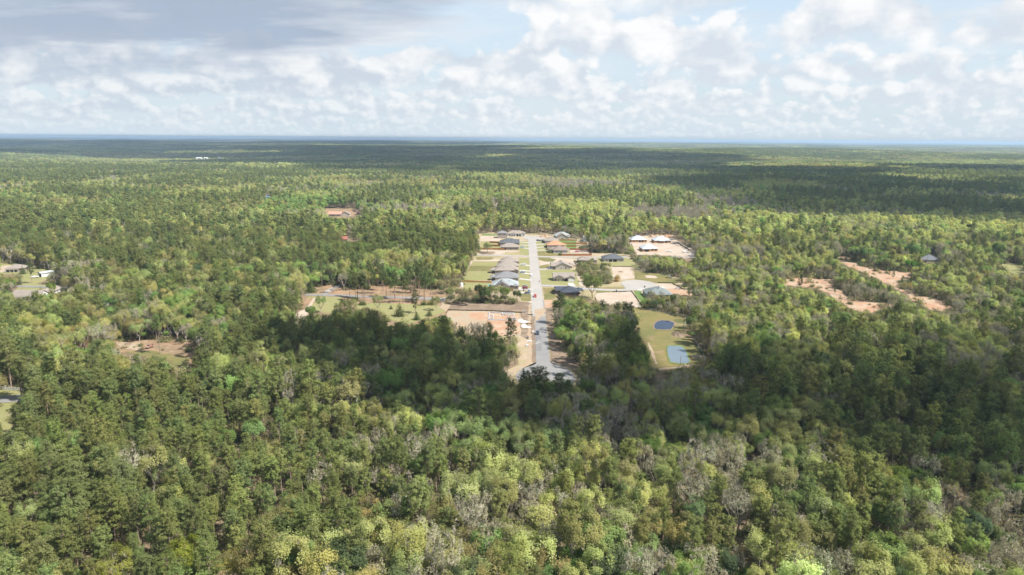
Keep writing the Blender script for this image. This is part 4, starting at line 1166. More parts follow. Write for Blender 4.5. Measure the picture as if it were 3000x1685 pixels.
def car(kind, col, px, deg, label, group='parked cars', z=0.2):
    cm = CARS[kind]
    if col not in PAINT:
        PAINT[col] = paint('car_paint', col, 0.28, 0.03, 1.0, 0.0, 0.5)
    p_ = at(*px)
    root = empty({'pickup': 'pickup_truck', 'van': 'delivery_van'}.get(kind, 'parked_car'), (p_.x, p_.y, z), math.radians(deg))
    tag(root, label, {'pickup': 'truck', 'van': 'van'}.get(kind, 'car'), group)
    bme = cm['body'].copy()
    bme.materials.append(PAINT[col])
    link('body', bme, root)
    link('side_window', cm['glass'], root)
    link('windscreen', cm['ws'], root)
    link('rear_window', cm['rw'], root)
    for sx in (-.30, .31):
        for sy in (-1, 1):
            w_ = link('wheel', cm['wheel'], root, (sx * cm['L'], sy * (cm['W'] / 2 - .1), .34))
            link('rim', cm['rim'], w_)
    for sy in (-1, 1):
        link('headlight', cm['hl'], root, (cm['L'] / 2, sy * cm['W'] * .34, .74))
    return root


car('suv', (0.035, 0.045, 0.075), R3(1415, 618), -90, 'dark blue car driving on the near grey street', 'cars on the street')
car('suv', (0.42, 0.05, 0.035), R1(1380, 1188), -88, 'bright red car at the left kerb of the street', 'cars on the street')
car('sedan', (0.74, 0.74, 0.73), R1(1326, 868), 90, 'white car parked at the left kerb of the street', 'cars on the street')
car('suv', (0.22, 0.03, 0.035), R1(1230, 1066), 0, 'dark red car on the wide white drive, in front of the grey one')
car('sedan', (0.16, 0.165, 0.18), R1(1226, 1040), 0, 'grey car behind the dark red one on the wide drive')
car('sedan', (0.10, 0.125, 0.145), R1(1268, 1136), 0, 'slate blue car on the lowest white driveway')
car('sedan', (0.72, 0.75, 0.77), R1(1203, 704), 180, 'white car on the driveway below the cross street')
car('sedan', (0.24, 0.29, 0.34), R1(1188, 826), 180, 'blue grey car on the drive beside the taupe house')
car('sedan', (0.30, 0.42, 0.50), R1(1186, 445), 180, 'light blue car on the drive of the tan roofed house')
car('suv', (0.06, 0.065, 0.085), R1(1428, 345), 0, 'dark car on the upper right driveway, nearer the street')
car('sedan', (0.08, 0.08, 0.085), R1(1475, 342), 0, 'black car on the upper right driveway, nearer the house')
car('sedan', (0.30, 0.36, 0.43), R1(1606, 766), 0, 'blue grey car at the big plain gable')
car('sedan', (0.55, 0.12, 0.17), R1(2012, 512), 10, 'pinkish red car in the sandy fenced yard')
car('pickup', (0.74, 0.74, 0.73), R2(2185, 566), 180, 'white pickup on the road at the edge of the sand pad', 'work trucks')
car('van', (0.74, 0.74, 0.73), Q5(1830, 628), 0, 'white van on the right side of the sand pad', 'work trucks')
car('pickup', (0.72, 0.72, 0.71), Q5(1350, 600), 0, 'white pickup near the middle of the sand pad', 'work trucks')
car('suv', (0.30, 0.17, 0.12), QB(1420, 425), -100, 'brown car in the reddish yard among the trees')
car('pickup', (0.74, 0.74, 0.74), QA(1060, 560), 200, 'white pickup on the lawn beside the carport')


# ------------------------------------------------------------------ fences
def fence(label, px, h, material, gap, kind='board', post=None, name='fence', group=None, ground=False):
    pts = atn(px)
    root = empty(name, (pts[0].x, pts[0].y, 0))
    tag(root, label, 'fence', group)
    o = pts[0]
    pm = post or material
    for i in range(len(pts) - 1):
        a, b = pts[i] - o, pts[i + 1] - o
        d = b - a
        n = max(1, round(d.length / gap))
        u = d.normalized()
        s = Vector((-u.y, u.x, 0))
        for k in range(n + (i == len(pts) - 2)):
            q = a + d * (k / n)
            q = q + u * (0.03 if k == 0 and i else 0)
            w = .07 if kind != 'silt' else .04
            MB().box(q.x - w, q.x + w, q.y - w, q.y + w, 0, h + .08).build('post', pm, root)
        for k in range(n):
            q0, q1 = a + d * (k / n) + u * .09, a + d * ((k + 1) / n) - u * .09

            def bar(z0, z1, t=.03):
                m_ = MB()
                m_.prism([(q0 - s * t)[:2], (q1 - s * t)[:2], (q1 + s * t)[:2], (q0 + s * t)[:2]], z0, z1)
                return m_
            if kind == 'board':
                bar(.08, h * random.uniform(.98, 1.0)).build('panel', material, root)
                for z in (.4, h - .35):
                    bar(z, z + .1, .05).build('rail', material, root)
            elif kind == 'silt':
                bar(0, h * random.uniform(.85, 1.0), .012).build('panel', material, root)
            elif kind == 'rail':
                for z in (h * .25, h * .55, h * .86):
                    bar(z, z + .16).build('rail', material, root)
            else:                                                       # chain link: top rail, bottom wire and woven wire
                bar(h - .05, h, .025).build('rail', pm, root)
                m_ = MB()
                ln = (q1 - q0).length
                c = max(4, int(ln / .5))
                for j in range(c + 1):
                    for sg in (-1, 1):
                        p0 = q0.lerp(q1, j / c)
                        p1 = q0.lerp(q1, min(1, max(0, j / c + sg * h * .7 / ln)))
                        zt = h * min(1.0, abs(((p1 - p0).length) / (h * .7) if (p1 - p0).length else 0)) if p1 != p0 else 0
                        if zt > .2:
                            e = s * .012
                            m_.face_set([(*(p0 - e)[:2], .05), (*(p0 + e)[:2], .05), (*(p1 + e)[:2], zt), (*(p1 - e)[:2], zt),
                                         (*(p0 - e + u * .05)[:2], .05), (*(p0 + e + u * .05)[:2], .05), (*(p1 + e + u * .05)[:2], zt), (*(p1 - e + u * .05)[:2], zt)],
                                        [(0, 1, 2, 3), (7, 6, 5, 4), (0, 4, 5, 1), (1, 5, 6, 2), (2, 6, 7, 3), (3, 7, 4, 0)])
                o_ = m_.build('wire_mesh', material, root)
                o_['kind'] = 'stuff'
    return root


FN, FR, FS_ = M['fence_new'], M['fence_red'], M['silt']
fence('new orange cedar fence beside the tan roofed house', [R1(558, 468), R1(735, 472), R1(918, 480)], 1.8, FN, 2.6)
fence('orange cedar fence behind the charcoal roof, lower of two', [R1(690, 420), R1(848, 426)], 1.8, FR, 2.6)
fence('orange cedar fence behind the charcoal roof, upper of two', [R1(690, 370), R1(842, 376)], 1.8, FR, 2.6)
fence('orange ranch fence across the gardens of the grey roofs', [R1(286, 962), R1(500, 968), R1(722, 974)], 1.5, FN, 2.6, 'board')
fence('topmost cedar fence of the gardens on the right', [R1(1745, 335), R1(2010, 340)], 1.8, FN, 2.6)
fence('cedar fence below the topmost one on the right', [R1(1738, 385), R1(1960, 388), R1(2160, 392)], 1.8, FN, 2.6)
fence('cedar fence level with the orange roof', [R1(1860, 428), R1(2002, 432)], 1.8, FN, 2.6)
fence('rust red fence along the back of the sandy yard', [R1(1905, 476), R1(2010, 478), R1(2170, 482)], 1.8, FR, 2.6)
fence('long rust red board fence above the cross street', [R1(1774, 564), R1(2000, 566), R1(2232, 562)], 1.9, FR, 2.6)
fence('rust red side fence of the sandy yard, seen end on', [R1(2232, 558), R1(2215, 515), R1(2180, 482)], 1.9, FR, 2.6)
fence('dark silt fence along the top of the foundation lot', [R3(42, 302), R3(62, 254), R3(380, 262), R3(690, 266), R3(1000, 284), R3(1176, 294), R3(1170, 345)], .8, FS_, 3, 'silt', M['pole'])
fence('short dark silt fence at the street beside the foundation lot', [R3(1262, 328), R3(1352, 328)], .7, FS_, 2.5, 'silt', M['pole'])
fence('short dark silt fence between the white gravel aprons', [R3(1245, 464), R3(1340, 470)], .7, FS_, 2.5, 'silt', M['pole'])
fence('dark silt fence along the bottom of the foundation lot', [R3(380, 652), R3(640, 654), R3(870, 656)], .8, FS_, 3, 'silt', M['pole'])
fence('brown silt fence along the top of the square sand lot', [R2(1000, 1116), R2(1150, 1112), R2(1285, 1103)], .7, FS_, 3, 'silt', M['pole'])
fence('brown silt fence down the right side of the square sand lot', [R2(1288, 1104), R2(1370, 1215), R2(1452, 1346)], .9, FS_, 3, 'silt', M['pole'])
fence('dark silt fence at the lower left of the square sand lot', [R2(738, 1195), R2(772, 1292), R2(860, 1310), R2(960, 1330)], .8, FS_, 3, 'silt', M['pole'])
fence('dark silt fence round the clay lot', [R2(1680, 976), R2(1890, 980), R2(1990, 1030), R2(2085, 1082)], .8, FS_, 3, 'silt', M['pole'])
fence('short dark silt fence below the clay lot', [R2(1918, 1150), R2(2062, 1196)], .8, FS_, 3, 'silt', M['pole'])
fence('dark silt fence at the left side of the sand pad', [R2(1282, 385), R2(1310, 440), R2(1335, 500)], .8, FS_, 3, 'silt', M['pole'])
fence('dark silt fence at the right side of the sand pad', [R2(1970, 362), R2(2050, 415), R2(2160, 480)], .9, FS_, 3, 'silt', M['pole'])
fence('thin dark silt fence below the charcoal roofed house', [R2(1000, 728), R2(1200, 730), R2(1420, 742)], .7, FS_, 3, 'silt', M['pole'])
fence('brown silt fence beside the path to the porch house', [R1(1960, 640), R1(1990, 690), R1(2000, 700)], .8, FS_, 3, 'silt', M['pole'])
ST = M['steel']
fence('chain link fence along the trees above the brown pond', [R4(1010, 452), R4(1180, 492), R4(1400, 535), R4(1590, 568)], 1.5, ST, 3, 'chain', name='chain_link_fence')
fence('white posted chain link fence right of the brown pond', [R4(1592, 600), R4(1582, 690), R4(1574, 768)], 1.6, M['white'], 2.6, 'chain', M['white'], name='chain_link_fence')
fence('chain link fence right of the milky pond', [R4(1700, 905), R4(1780, 1020), R4(1856, 1138), R4(1885, 1250)], 1.8, ST, 3, 'chain', name='chain_link_fence')
fence('chain link fence across the outlet of the milky pond', [R4(1690, 1200), R4(1780, 1205), R4(1880, 1215)], 1.5, ST, 3, 'chain', name='chain_link_fence')
fence('chain link fence around the grassy knoll', [R2(1370, 785), R2(1560, 805), R2(1840, 858), R2(1910, 925)], 1.5, ST, 3.2, 'chain', name='chain_link_fence')
fence('white board fence along the road at the left edge', [(-50, 1139), (0, 1142), (35, 1144), (69, 1147)], 1.5, M['white'], 2.4, 'board', name='board_fence')


# ------------------------------------------------------------------ small things
def pole(label, px, h, lamp=False, name='utility_pole', arms=True):
    p_ = at(*px)
    root = empty(name, (p_.x, p_.y, 0))
    tag(root, label, 'street lamp' if lamp else 'pole')
    MB().tube([(0, 0, 0), (0, 0, h)], [.16, .11], 8).build('shaft', M['steel'] if lamp else M['pole'], root)
    if lamp:
        MB().tube([(0, 0, h - .1), (-.6, 0, h + .12), (-1.3, 0, h + .1)], .05, 6).build('arm', M['steel'], root)
        MB().box(-1.75, -1.25, -.14, .14, h, h + .16).build('lamp_head', M['white'], root)
    elif arms:
        MB().box(-1.1, 1.1, -.06, .06, h - .7, h - .55).build('crossarm', M['pole'], root)
        for x_ in (-.95, 0, .95):
            MB().tube([(x_, 0, h - .55), (x_, 0, h - .35)], .05, 6).build('insulator', M['trim'], root)
    return root


pole('tall thin grey pole on the lawn by the long taupe house', QA(690, 905), 10.5)
pole('utility pole at the left end of the pine lined road', R5(400, 690), 12.5)
pole('street lamp in front of the long rust red fence', Q3(1022, 1010), 7.0, True, 'street_lamp')
pole('utility pole at the right edge of the square sand lot', R2(1365, 905), 6.5, False, 'utility_pole', False)
pole('thin pole standing beside the outlet of the milky pond', R4(1510, 1290), 5.0, False, 'marker_pole', False)


def wheelie_bin(label, px, col, s=1.0):
    p_ = at(*px)
    root = empty('wheelie_bin', (p_.x, p_.y, .06))
    tag(root, label, 'bin', 'wheelie bins')
    mt_ = paint('bin_plastic', col, .5, .05)
    MB().face_set([(-.26 * s, -.28 * s, .1), (.26 * s, -.28 * s, .1), (.26 * s, .28 * s, .1), (-.26 * s, .28 * s, .1), (-.34 * s, -.38 * s, 1.05 * s), (.34 * s, -.38 * s, 1.05 * s), (.34 * s, .38 * s, 1.05 * s), (-.34 * s, .38 * s, 1.05 * s)],
                  [(3, 2, 1, 0), (4, 5, 6, 7), (0, 1, 5, 4), (1, 2, 6, 5), (2, 3, 7, 6), (3, 0, 4, 7)]).build('body', mt_, root)
    MB().box(-.37 * s, .37 * s, -.42 * s, .42 * s, 1.05 * s, 1.14 * s).build('lid', mt_, root)
    for sx in (-1, 1):
        MB().tube([(sx * .3 * s, .32 * s, .12), (sx * .38 * s, .32 * s, .12)], .12, 8).build('wheel', M['tyre'], root)


wheelie_bin('bright blue bin beside the slate blue car', R1(1286, 1112), (0.02, 0.17, 0.42), 1.5)
wheelie_bin('dark bin on the verge above the lowest driveway', Q2(1385, 950), (0.05, 0.06, 0.06), 1.2)
wheelie_bin('dark bin at the kerb below the side street', Q4(2118, 975), (0.06, 0.065, 0.06), 1.2)
wheelie_bin('dark bin at the rim of the side turning circle', Q6(1447, 540), (0.06, 0.065, 0.07), 1.2)


def crate(label, px, col, w, d, h):
    p_ = at(*px)
    root = empty('utility_box', (p_.x, p_.y, .05))
    tag(root, label, 'box', 'boxes by the near street')
    mt_ = paint('box_paint', col, .6, .06)
    MB().box(-w / 2, w / 2, -d / 2, d / 2, 0, h).build('body', mt_, root)
    MB().box(-w / 2 - .05, w / 2 + .05, -d / 2 - .05, d / 2 + .05, h, h + .08).build('lid', mt_, root)


crate('white box on the verge beside the dark blue car', Q7(640, 775), (.66, .66, .68), 1.2, 1.1, .9)
crate('dark box in the ditch below the white gravel aprons', Q7(478, 940), (.16, .16, .17), 1.0, 1.0, 1.0)
crate('white box standing left of the orange ditch track', Q7(460, 1185), (.66, .66, .68), 1.2, 1.1, .9)
crate('grey box at the corner of the foundation lot', R3(1220, 290), (.30, .31, .30), 1.3, 1.2, 1.1)
crate('white box on the orange clay lot', R2(1978, 1068), (.66, .66, .67), 1.5, 1.5, 1.6)


def tank():
    p_ = at(*R5(2345, 508))
    root = empty('storage_tank', (p_.x, p_.y, 0))
    tag(root, 'round white tank with a domed top by the ranch fence', 'tank')
    n, r, h = 20, 1.6, 2.0
    mb = MB()
    rings = [(r, 0.0), (r, h), (r * .9, h + .45), (r * .62, h + .85), (r * .28, h + 1.02)]
    vs = [(rr * math.cos(2 * math.pi * k / n), rr * math.sin(2 * math.pi * k / n), z) for rr, z in rings for k in range(n)]
    fs = [(i * n + k, i * n + (k + 1) % n, (i + 1) * n + (k + 1) % n, (i + 1) * n + k) for i in range(len(rings) - 1) for k in range(n)]
    fs += [tuple(range((len(rings) - 1) * n, len(rings) * n)), tuple(range(n - 1, -1, -1))]
    mb.face_set(vs, fs).build('shell', M['white'], root)
    MB().tube([(0, 0, h + 1.0), (0, 0, h + 1.25)], .3, 10).build('cap', M['steel'], root)
    for k in range(3):
        z = .5 + k * .7
        MB().tube([(r * 1.006 * math.cos(2 * math.pi * j / n), r * 1.006 * math.sin(2 * math.pi * j / n), z) for j in range(n + 1)], .03, 4).build('band', M['steel'], root)


tank()


def foundation():
    o = at(*R3(685, 292))
    root = empty('block_foundation', (o.x, o.y, 0))
    tag(root, 'low grey block foundation laid out on the orange clay pad', 'foundation')
    segs = [((685, 292), (1055, 303)), ((685, 296), (679, 400)), ((678, 403), (1090, 411)), ((690, 338), (738, 340)), ((748, 330), (742, 388)), ((690, 388), (738, 390)), ((887, 305), (888, 330)), ((895, 328), (1055, 336)),
            ((975, 348), (974, 378)), ((1060, 310), (1058, 335)), ((980, 380), (1085, 384)), ((1090, 384), (1090, 406))]
    for k, (a, b) in enumerate(segs):
        a, b = at(*R3(*a)) - o, at(*R3(*b)) - o
        u = (b - a).normalized()
        s = Vector((-u.y, u.x, 0)) * .22
        n = max(1, int((b - a).length / 1.6))
        for j in range(n):                                   # runs of block, tops a little uneven
            p0, p1 = a.lerp(b, j / n) + u * .02, a.lerp(b, (j + 1) / n) - u * .02
            MB().prism([(p0 - s)[:2], (p1 - s)[:2], (p1 + s)[:2], (p0 + s)[:2]], .09, .62 + .003 * k + random.choice((0, 0, .2))).build('block', M['block'], root)


foundation()


def mound(label, px, r, h, material, cat='mound', group=None, name='clay_heap'):
    p_ = at(*px)
    n = 18
    vs, fs = [(0, 0, h)], []
    rings = [(.25, .93), (.5, .68), (.75, .32), (1.0, -.05)]
    for i, (q, z) in enumerate(rings):
        for k in range(n):
            a = 2 * math.pi * k / n
            w = q * r * (1 + random.uniform(-.12, .12))
            vs.append((w * math.cos(a), w * .75 * math.sin(a), h * z * random.uniform(.88, 1.1) if z > 0 else -.1))
    for k in range(n):
        fs.append((0, 1 + k, 1 + (k + 1) % n))
        for i in range(3):
            a, b = 1 + i * n, 1 + (i + 1) * n
            fs.append((a + k, b + k, b + (k + 1) % n, a + (k + 1) % n))
    o = MB().face_set(vs, fs).build(name, material, None, (p_.x, p_.y, 0.02), random.random() * 6)
    tag(o, label, cat, group)


for k, x_ in enumerate((1600, 1670, 1740, 1800, 1860, 1905)):
    mound(('leftmost', 'second from left', 'third from left', 'third from right', 'second from right', 'rightmost')[k] + ' orange clay heap behind the timber frame houses', R2(x_, 284), 6.0, 3.0, M['clay'], 'mound', 'clay heaps behind the sand pad')
mound('flat orange clay heap at the far turning circle', R1(1480, 280), 4.5, 1.8, M['clay'], group='clay heaps at the far turning circle')
mound('taller orange clay heap at the far turning circle', R1(1538, 276), 4.5, 2.6, M['clay'], group='clay heaps at the far turning circle')
mound('pale rubble heap on the bleached sand lot', R2(1125, 812), 2.6, 1.0, M['brown'], name='rubble_heap')
mound('grey brush pile between the two ponds', R4(1500, 830), 6.0, 2.2, M['brown'], name='brush_pile')
mound('pale heap of rubble in the reddish yard', QB(960, 350), 3.0, 1.0, M['brown'], name='rubble_heap')
mound('small sand heap at the left verge of the near street', R3(1300, 135), 2.4, .9, M['sand'], name='sand_heap')


def pool():
    p_ = at(302, 893)
    root = empty('garden_pool', (p_.x, p_.y, 0))
    tag(root, 'turquoise garden pool with a white rim between the trees', 'pool')
    mb = MB()
    for a, b, c, d in ((-4.5, 4.5, -3, -2.3), (-4.5, 4.5, 2.3, 3), (-4.5, -3.8, -2.3, 2.3), (3.8, 4.5, -2.3, 2.3)):
        MB().box(a, b, c, d, 0, 1.15).build('rim', M['white'], root)
    MB().box(-3.8, 3.8, -2.3, 2.3, 0.02, 1.0).build('water', paint('pool_water', (0.07, 0.42, 0.50), .1, .05, 1.0, 0, .5), root)


pool()
MBX = [('turquoise tarp on the garden edge beside the pale roof', Q2(340, 775), (.06, .40, .62), 2.6, 2.2), ('white sheet of plastic beside the orange ditch track', Q7(520, 1025), (.72, .72, .72), 3.0, 1.2)]
for lb, px_, c_, w_, d__ in MBX:
    p_ = at(*px_)
    vs = [(x * w_ / 4, y * d__ / 4, .12 + random.uniform(0, .3) * (abs(x) < 2 and abs(y) < 2)) for y in range(-2, 3) for x in range(-2, 3)]
    vs2 = [(x, y, max(0.02, z - .08)) for x, y, z in vs]
    fs = [(j * 5 + i, j * 5 + i + 1, (j + 1) * 5 + i + 1, (j + 1) * 5 + i) for j in range(4) for i in range(4)]
    o = MB().face_set(vs, fs).face_set(vs2, [f[::-1] for f in fs]).build('tarpaulin', paint('tarp', c_, .5, .05), None, (p_.x, p_.y, .1), .3)
    tag(o, lb, 'tarpaulin')


# ------------------------------------------------------------------ two people walking on the street
def person(px, rz, shirt, trousers, label, step=.32):
    """one skinned body: pelvis first, then spine, head, arms, legs in mid stride"""
    J = [(0, 0, .95), (0, 0, 1.12), (0, .02, 1.32), (0, .02, 1.46), (0, .03, 1.56), (0, .05, 1.68),
         (-.19, .02, 1.42), (-.25, -.08, 1.15), (-.24, .06, .92), (-.24, .1, .83), (.19, .02, 1.42), (.25, .1, 1.16), (.24, .24, .95), (.24, .28, .87),
         (-.1, .0, .90), (-.11, step * .6, .50), (-.11, step, .08), (-.11, step + .17, .04), (.1, 0, .90), (.11, -step * .35, .50), (.11, -step, .10), (.11, -step + .15, .04)]
    E = [(0, 1), (1, 2), (2, 3), (3, 4), (4, 5), (2, 6), (6, 7), (7, 8), (8, 9), (2, 10), (10, 11), (11, 12), (12, 13), (0, 14), (14, 15), (15, 16), (16, 17), (0, 18), (18, 19), (19, 20), (20, 21)]
    R = [.15, .14, .16, .07, .085, .095, .075, .055, .04, .035, .075, .055, .04, .035, .11, .075, .05, .04, .11, .075, .05, .04]
    me = bpy.data.meshes.new('body')
    me.from_pydata(J, E, [])
    o = bpy.data.objects.new('body', me)
    COL.objects.link(o)
    md = o.modifiers.new('skin', 'SKIN')
    for v_, r__ in zip(me.skin_vertices[0].data if me.skin_vertices else [], R):
        v_.radius = (r__, r__)
    dg = bpy.context.evaluated_depsgraph_get()
    if not me.skin_vertices:
        bm = bmesh.new()
        bm.from_mesh(me)
        lay = bm.verts.layers.skin.verify()
        for v_, r__ in zip(bm.verts, R):
            v_[lay].radius = (r__, r__)
            v_[lay].use_root = v_.index == 0
        bm.to_mesh(me)
        bm.free()
    sb = o.modifiers.new('sub', 'SUBSURF')
    sb.levels = sb.render_levels = 1
    dg = bpy.context.evaluated_depsgraph_get()
    dg.update()
    res = bpy.data.meshes.new_from_object(o.evaluated_get(dg))
    bpy.data.objects.remove(o)
    for k_, c in (('shirt', shirt), ('trousers', trousers)):
        res.materials.append(paint(k_, c, .9, .08))
    res.materials.append(M['skin'])
    mi = []
    for p_ in res.polygons:
        z, x = p_.center.z, abs(p_.center.x)
        mi.append(2 if z > 1.5 or (x > .2 and z < 1.12) else (1 if z < .98 else 0))
    res.materials.update() if hasattr(res.materials, 'update') else None
    while len(res.materials) > 3:
        res.materials.pop(index=0)
    res.polygons.foreach_set('material_index', mi)
    p_ = at(*px)
    root = empty('person', (p_.x, p_.y, .2), rz)
    tag(root, label, 'person', 'people on the street')
    link('body', res, root)
    hair = MB()
    n = 8
    vs = [(0, .03, 1.81)] + [(.1 * math.cos(2 * math.pi * k / n), .03 + .11 * math.sin(2 * math.pi * k / n), 1.73) for k in range(n)] + [(.105 * math.cos(2 * math.pi * k / n), .02 + .11 * math.sin(2 * math.pi * k / n), 1.66) for k in range(n)]
    fs = [(0, 1 + k, 1 + (k + 1) % n) for k in range(n)] + [(1 + k, 9 + k, 9 + (k + 1) % n, 1 + (k + 1) % n) for k in range(n)]
    hair.face_set(vs, fs).build('hair', M['bark'], root)


person(Q2(1868, 700), math.pi, (0.36, 0.10, 0.09), (0.10, 0.10, 0.13), 'person in a reddish top walking on the dusty street')
person(Q2(1843, 712), math.pi, (0.62, 0.50, 0.47), (0.30, 0.26, 0.25), 'person in pale clothes walking on the dusty street', .25)


# ------------------------------------------------------------------ tree shapes
class Tris:
    """triangle soup built with numpy"""

    def __init__(self):
        self.P, self.mi = [], []

    def add(self, tri, mi):
        if len(tri):
            self.P.append(np.asarray(tri, np.float32).reshape(-1, 3, 3))
            self.mi.append(np.full(len(self.P[-1]), mi, np.int32))
        return self

    def tube(self, pts, rad, n, mi):
        T = []
        rings = []
        for i, p_ in enumerate(pts):
            p_ = Vector(p_)
            d = (Vector(pts[min(i + 1, len(pts) - 1)]) - Vector(pts[max(i - 1, 0)])).normalized()
            a = d.orthogonal().normalized()
            b = d.cross(a)
            rings.append([p_ + a * (rad[i] * math.cos(2 * math.pi * k / n)) + b * (rad[i] * math.sin(2 * math.pi * k / n)) for k in range(n)])
        for r0, r1 in zip(rings, rings[1:]):
            for k in range(n):
                j = (k + 1) % n
                T.append((r0[k], r0[j], r1[j]))
                T.append((r0[k], r1[j], r1[k]))
        return self.add([[tuple(v) for v in t] for t in T], mi)

    def ribbons(self, p0, p1, w, mi):
        """thin twigs: two crossed slivers each"""
        p0, p1 = np.asarray(p0, float), np.asarray(p1, float)
        d = p1 - p0
        r = rng.normal(size=d.shape)
        a = np.cross(d, r)
        a /= np.linalg.norm(a, axis=1, keepdims=True) + 1e-9
        b = np.cross(d, a)
        b /= np.linalg.norm(b, axis=1, keepdims=True) + 1e-9
        w = np.asarray(w, float).reshape(-1, 1) * 0.5
        for q in (a, b):
            self.add(np.stack([p0 - q * w, p0 + q * w, p1], 1), mi)
        return self

    def leaves(self, c, nrm, size, aspect, mi):
        c, nrm = np.asarray(c, float), np.asarray(nrm, float)
        nrm = nrm / (np.linalg.norm(nrm, axis=1, keepdims=True) + 1e-9)
        r = rng.normal(size=c.shape)
        a = np.cross(nrm, r)
        a /= np.linalg.norm(a, axis=1, keepdims=True) + 1e-9
        b = np.cross(nrm, a)
        s = np.asarray(size, float).reshape(-1, 1)
        self.add(np.stack([c - a * s * 0.6 - b * s * 0.5 * aspect, c - a * s * 0.6 + b * s * 0.5 * aspect, c + a * s * 0.7], 1), mi)
        return self

    def mesh(self, name, mats):
        P = np.concatenate(self.P)
        mi = np.concatenate(self.mi)
        n = len(P)
        me = bpy.data.meshes.new(name)
        me.vertices.add(n * 3)
        me.vertices.foreach_set('co', P.ravel())
        me.loops.add(n * 3)
        me.loops.foreach_set('vertex_index', np.arange(n * 3, dtype=np.int32))
        me.polygons.add(n)
        me.polygons.foreach_set('loop_start', np.arange(0, n * 3, 3, dtype=np.int32))
        me.polygons.foreach_set('material_index', mi)
        for x in mats:
            me.materials.append(x)
        me.update(calc_edges=True)
        return me


def joined(a, b):
    t = Tris()
    t.P = a.P + b.P
    t.mi = a.mi + [x + 1 for x in b.mi]
    return t


def unit(v):
    return v / (np.linalg.norm(v, axis=-1, keepdims=True) + 1e-9)


def pine(h, cr, c0=0.42, nb=46, dens=1.0, top=0.0):
    """tall bare trunk, open crown of needle tufts on spreading branches"""
    tr, cw = Tris(), Tris()
    sway = rng.normal(0, 0.012, 2) * h
    pts = [Vector((sway[0] * math.sin(t * 2.5), sway[1] * math.sin(t * 2.1), t * h)) for t in np.linspace(0, 0.97, 7)]
    r0 = h * 0.0115 + 0.05
    tr.tube(pts, [r0 * (1 - 0.86 * t) for t in np.linspace(0, 1, 7)], 6, 0)
    C, N, S = [], [], []
    b0, b1, bw = [], [], []
    for i in range(nb):
        t = c0 + (0.985 - c0) * ((i + rng.random()) / nb) ** 0.85
        k = (t - c0) / (1 - c0)
        prof = math.sqrt(max(0.05, 1 - ((k - 0.42) / 0.66) ** 2)) * (1 - 0.25 * k)
        L = cr * prof * rng.uniform(0.55, 1.12)
        ang = i * 2.4 + rng.normal(0, 0.5)
        j = min(5, int(t * 6.18))
        base = pts[j].lerp(pts[j + 1], min(1, t * 6.18 - j))
        base = np.array([base.x, base.y, t * h])
        rise = L * (0.12 + 0.55 * k + rng.normal(0, 0.12))
        d = np.array([math.cos(ang) * L, math.sin(ang) * L, rise])
        b0.append(base)
        b1.append(base + d)
        bw.append(0.10)
        for _ in range(int(2 + L * 1.5)):
            u = rng.uniform(0.35, 1.03)
            c = base + d * u + rng.normal(0, 0.28, 3) + np.array([0, 0, 0.12])
            n = max(4, int(rng.uniform(13, 22) * dens))
            o = rng.normal(0, 1, (n, 3))
            o = unit(o) * (rng.random((n, 1)) ** 0.5) * rng.uniform(0.45, 0.75)
            o[:, 2] *= 0.7
            C.append(c + o)
            N.append(unit(o) + np.array([0, 0, 0.9]) + 0.5 * unit(d)[None] + rng.normal(0, 0.32, (n, 3)))
            S.append(rng.uniform(0.24, 0.46, n))
    cw.ribbons(b0, b1, bw, 0)
    cw.leaves(np.concatenate(C), np.concatenate(N), np.concatenate(S), 0.55, 1)
    # a few dead stubs under the crown
    q0, q1 = [], []
    for _ in range(6):
        t = rng.uniform(c0 - 0.2, c0 + 0.05)
        a = rng.uniform(0, 6.28)
        q0.append((0, 0, t * h))
        q1.append((math.cos(a) * 1.3, math.sin(a) * 1.3, t * h + 0.2))
    tr.ribbons(q0, q1, [0.09] * 6, 0)
    return tr, cw


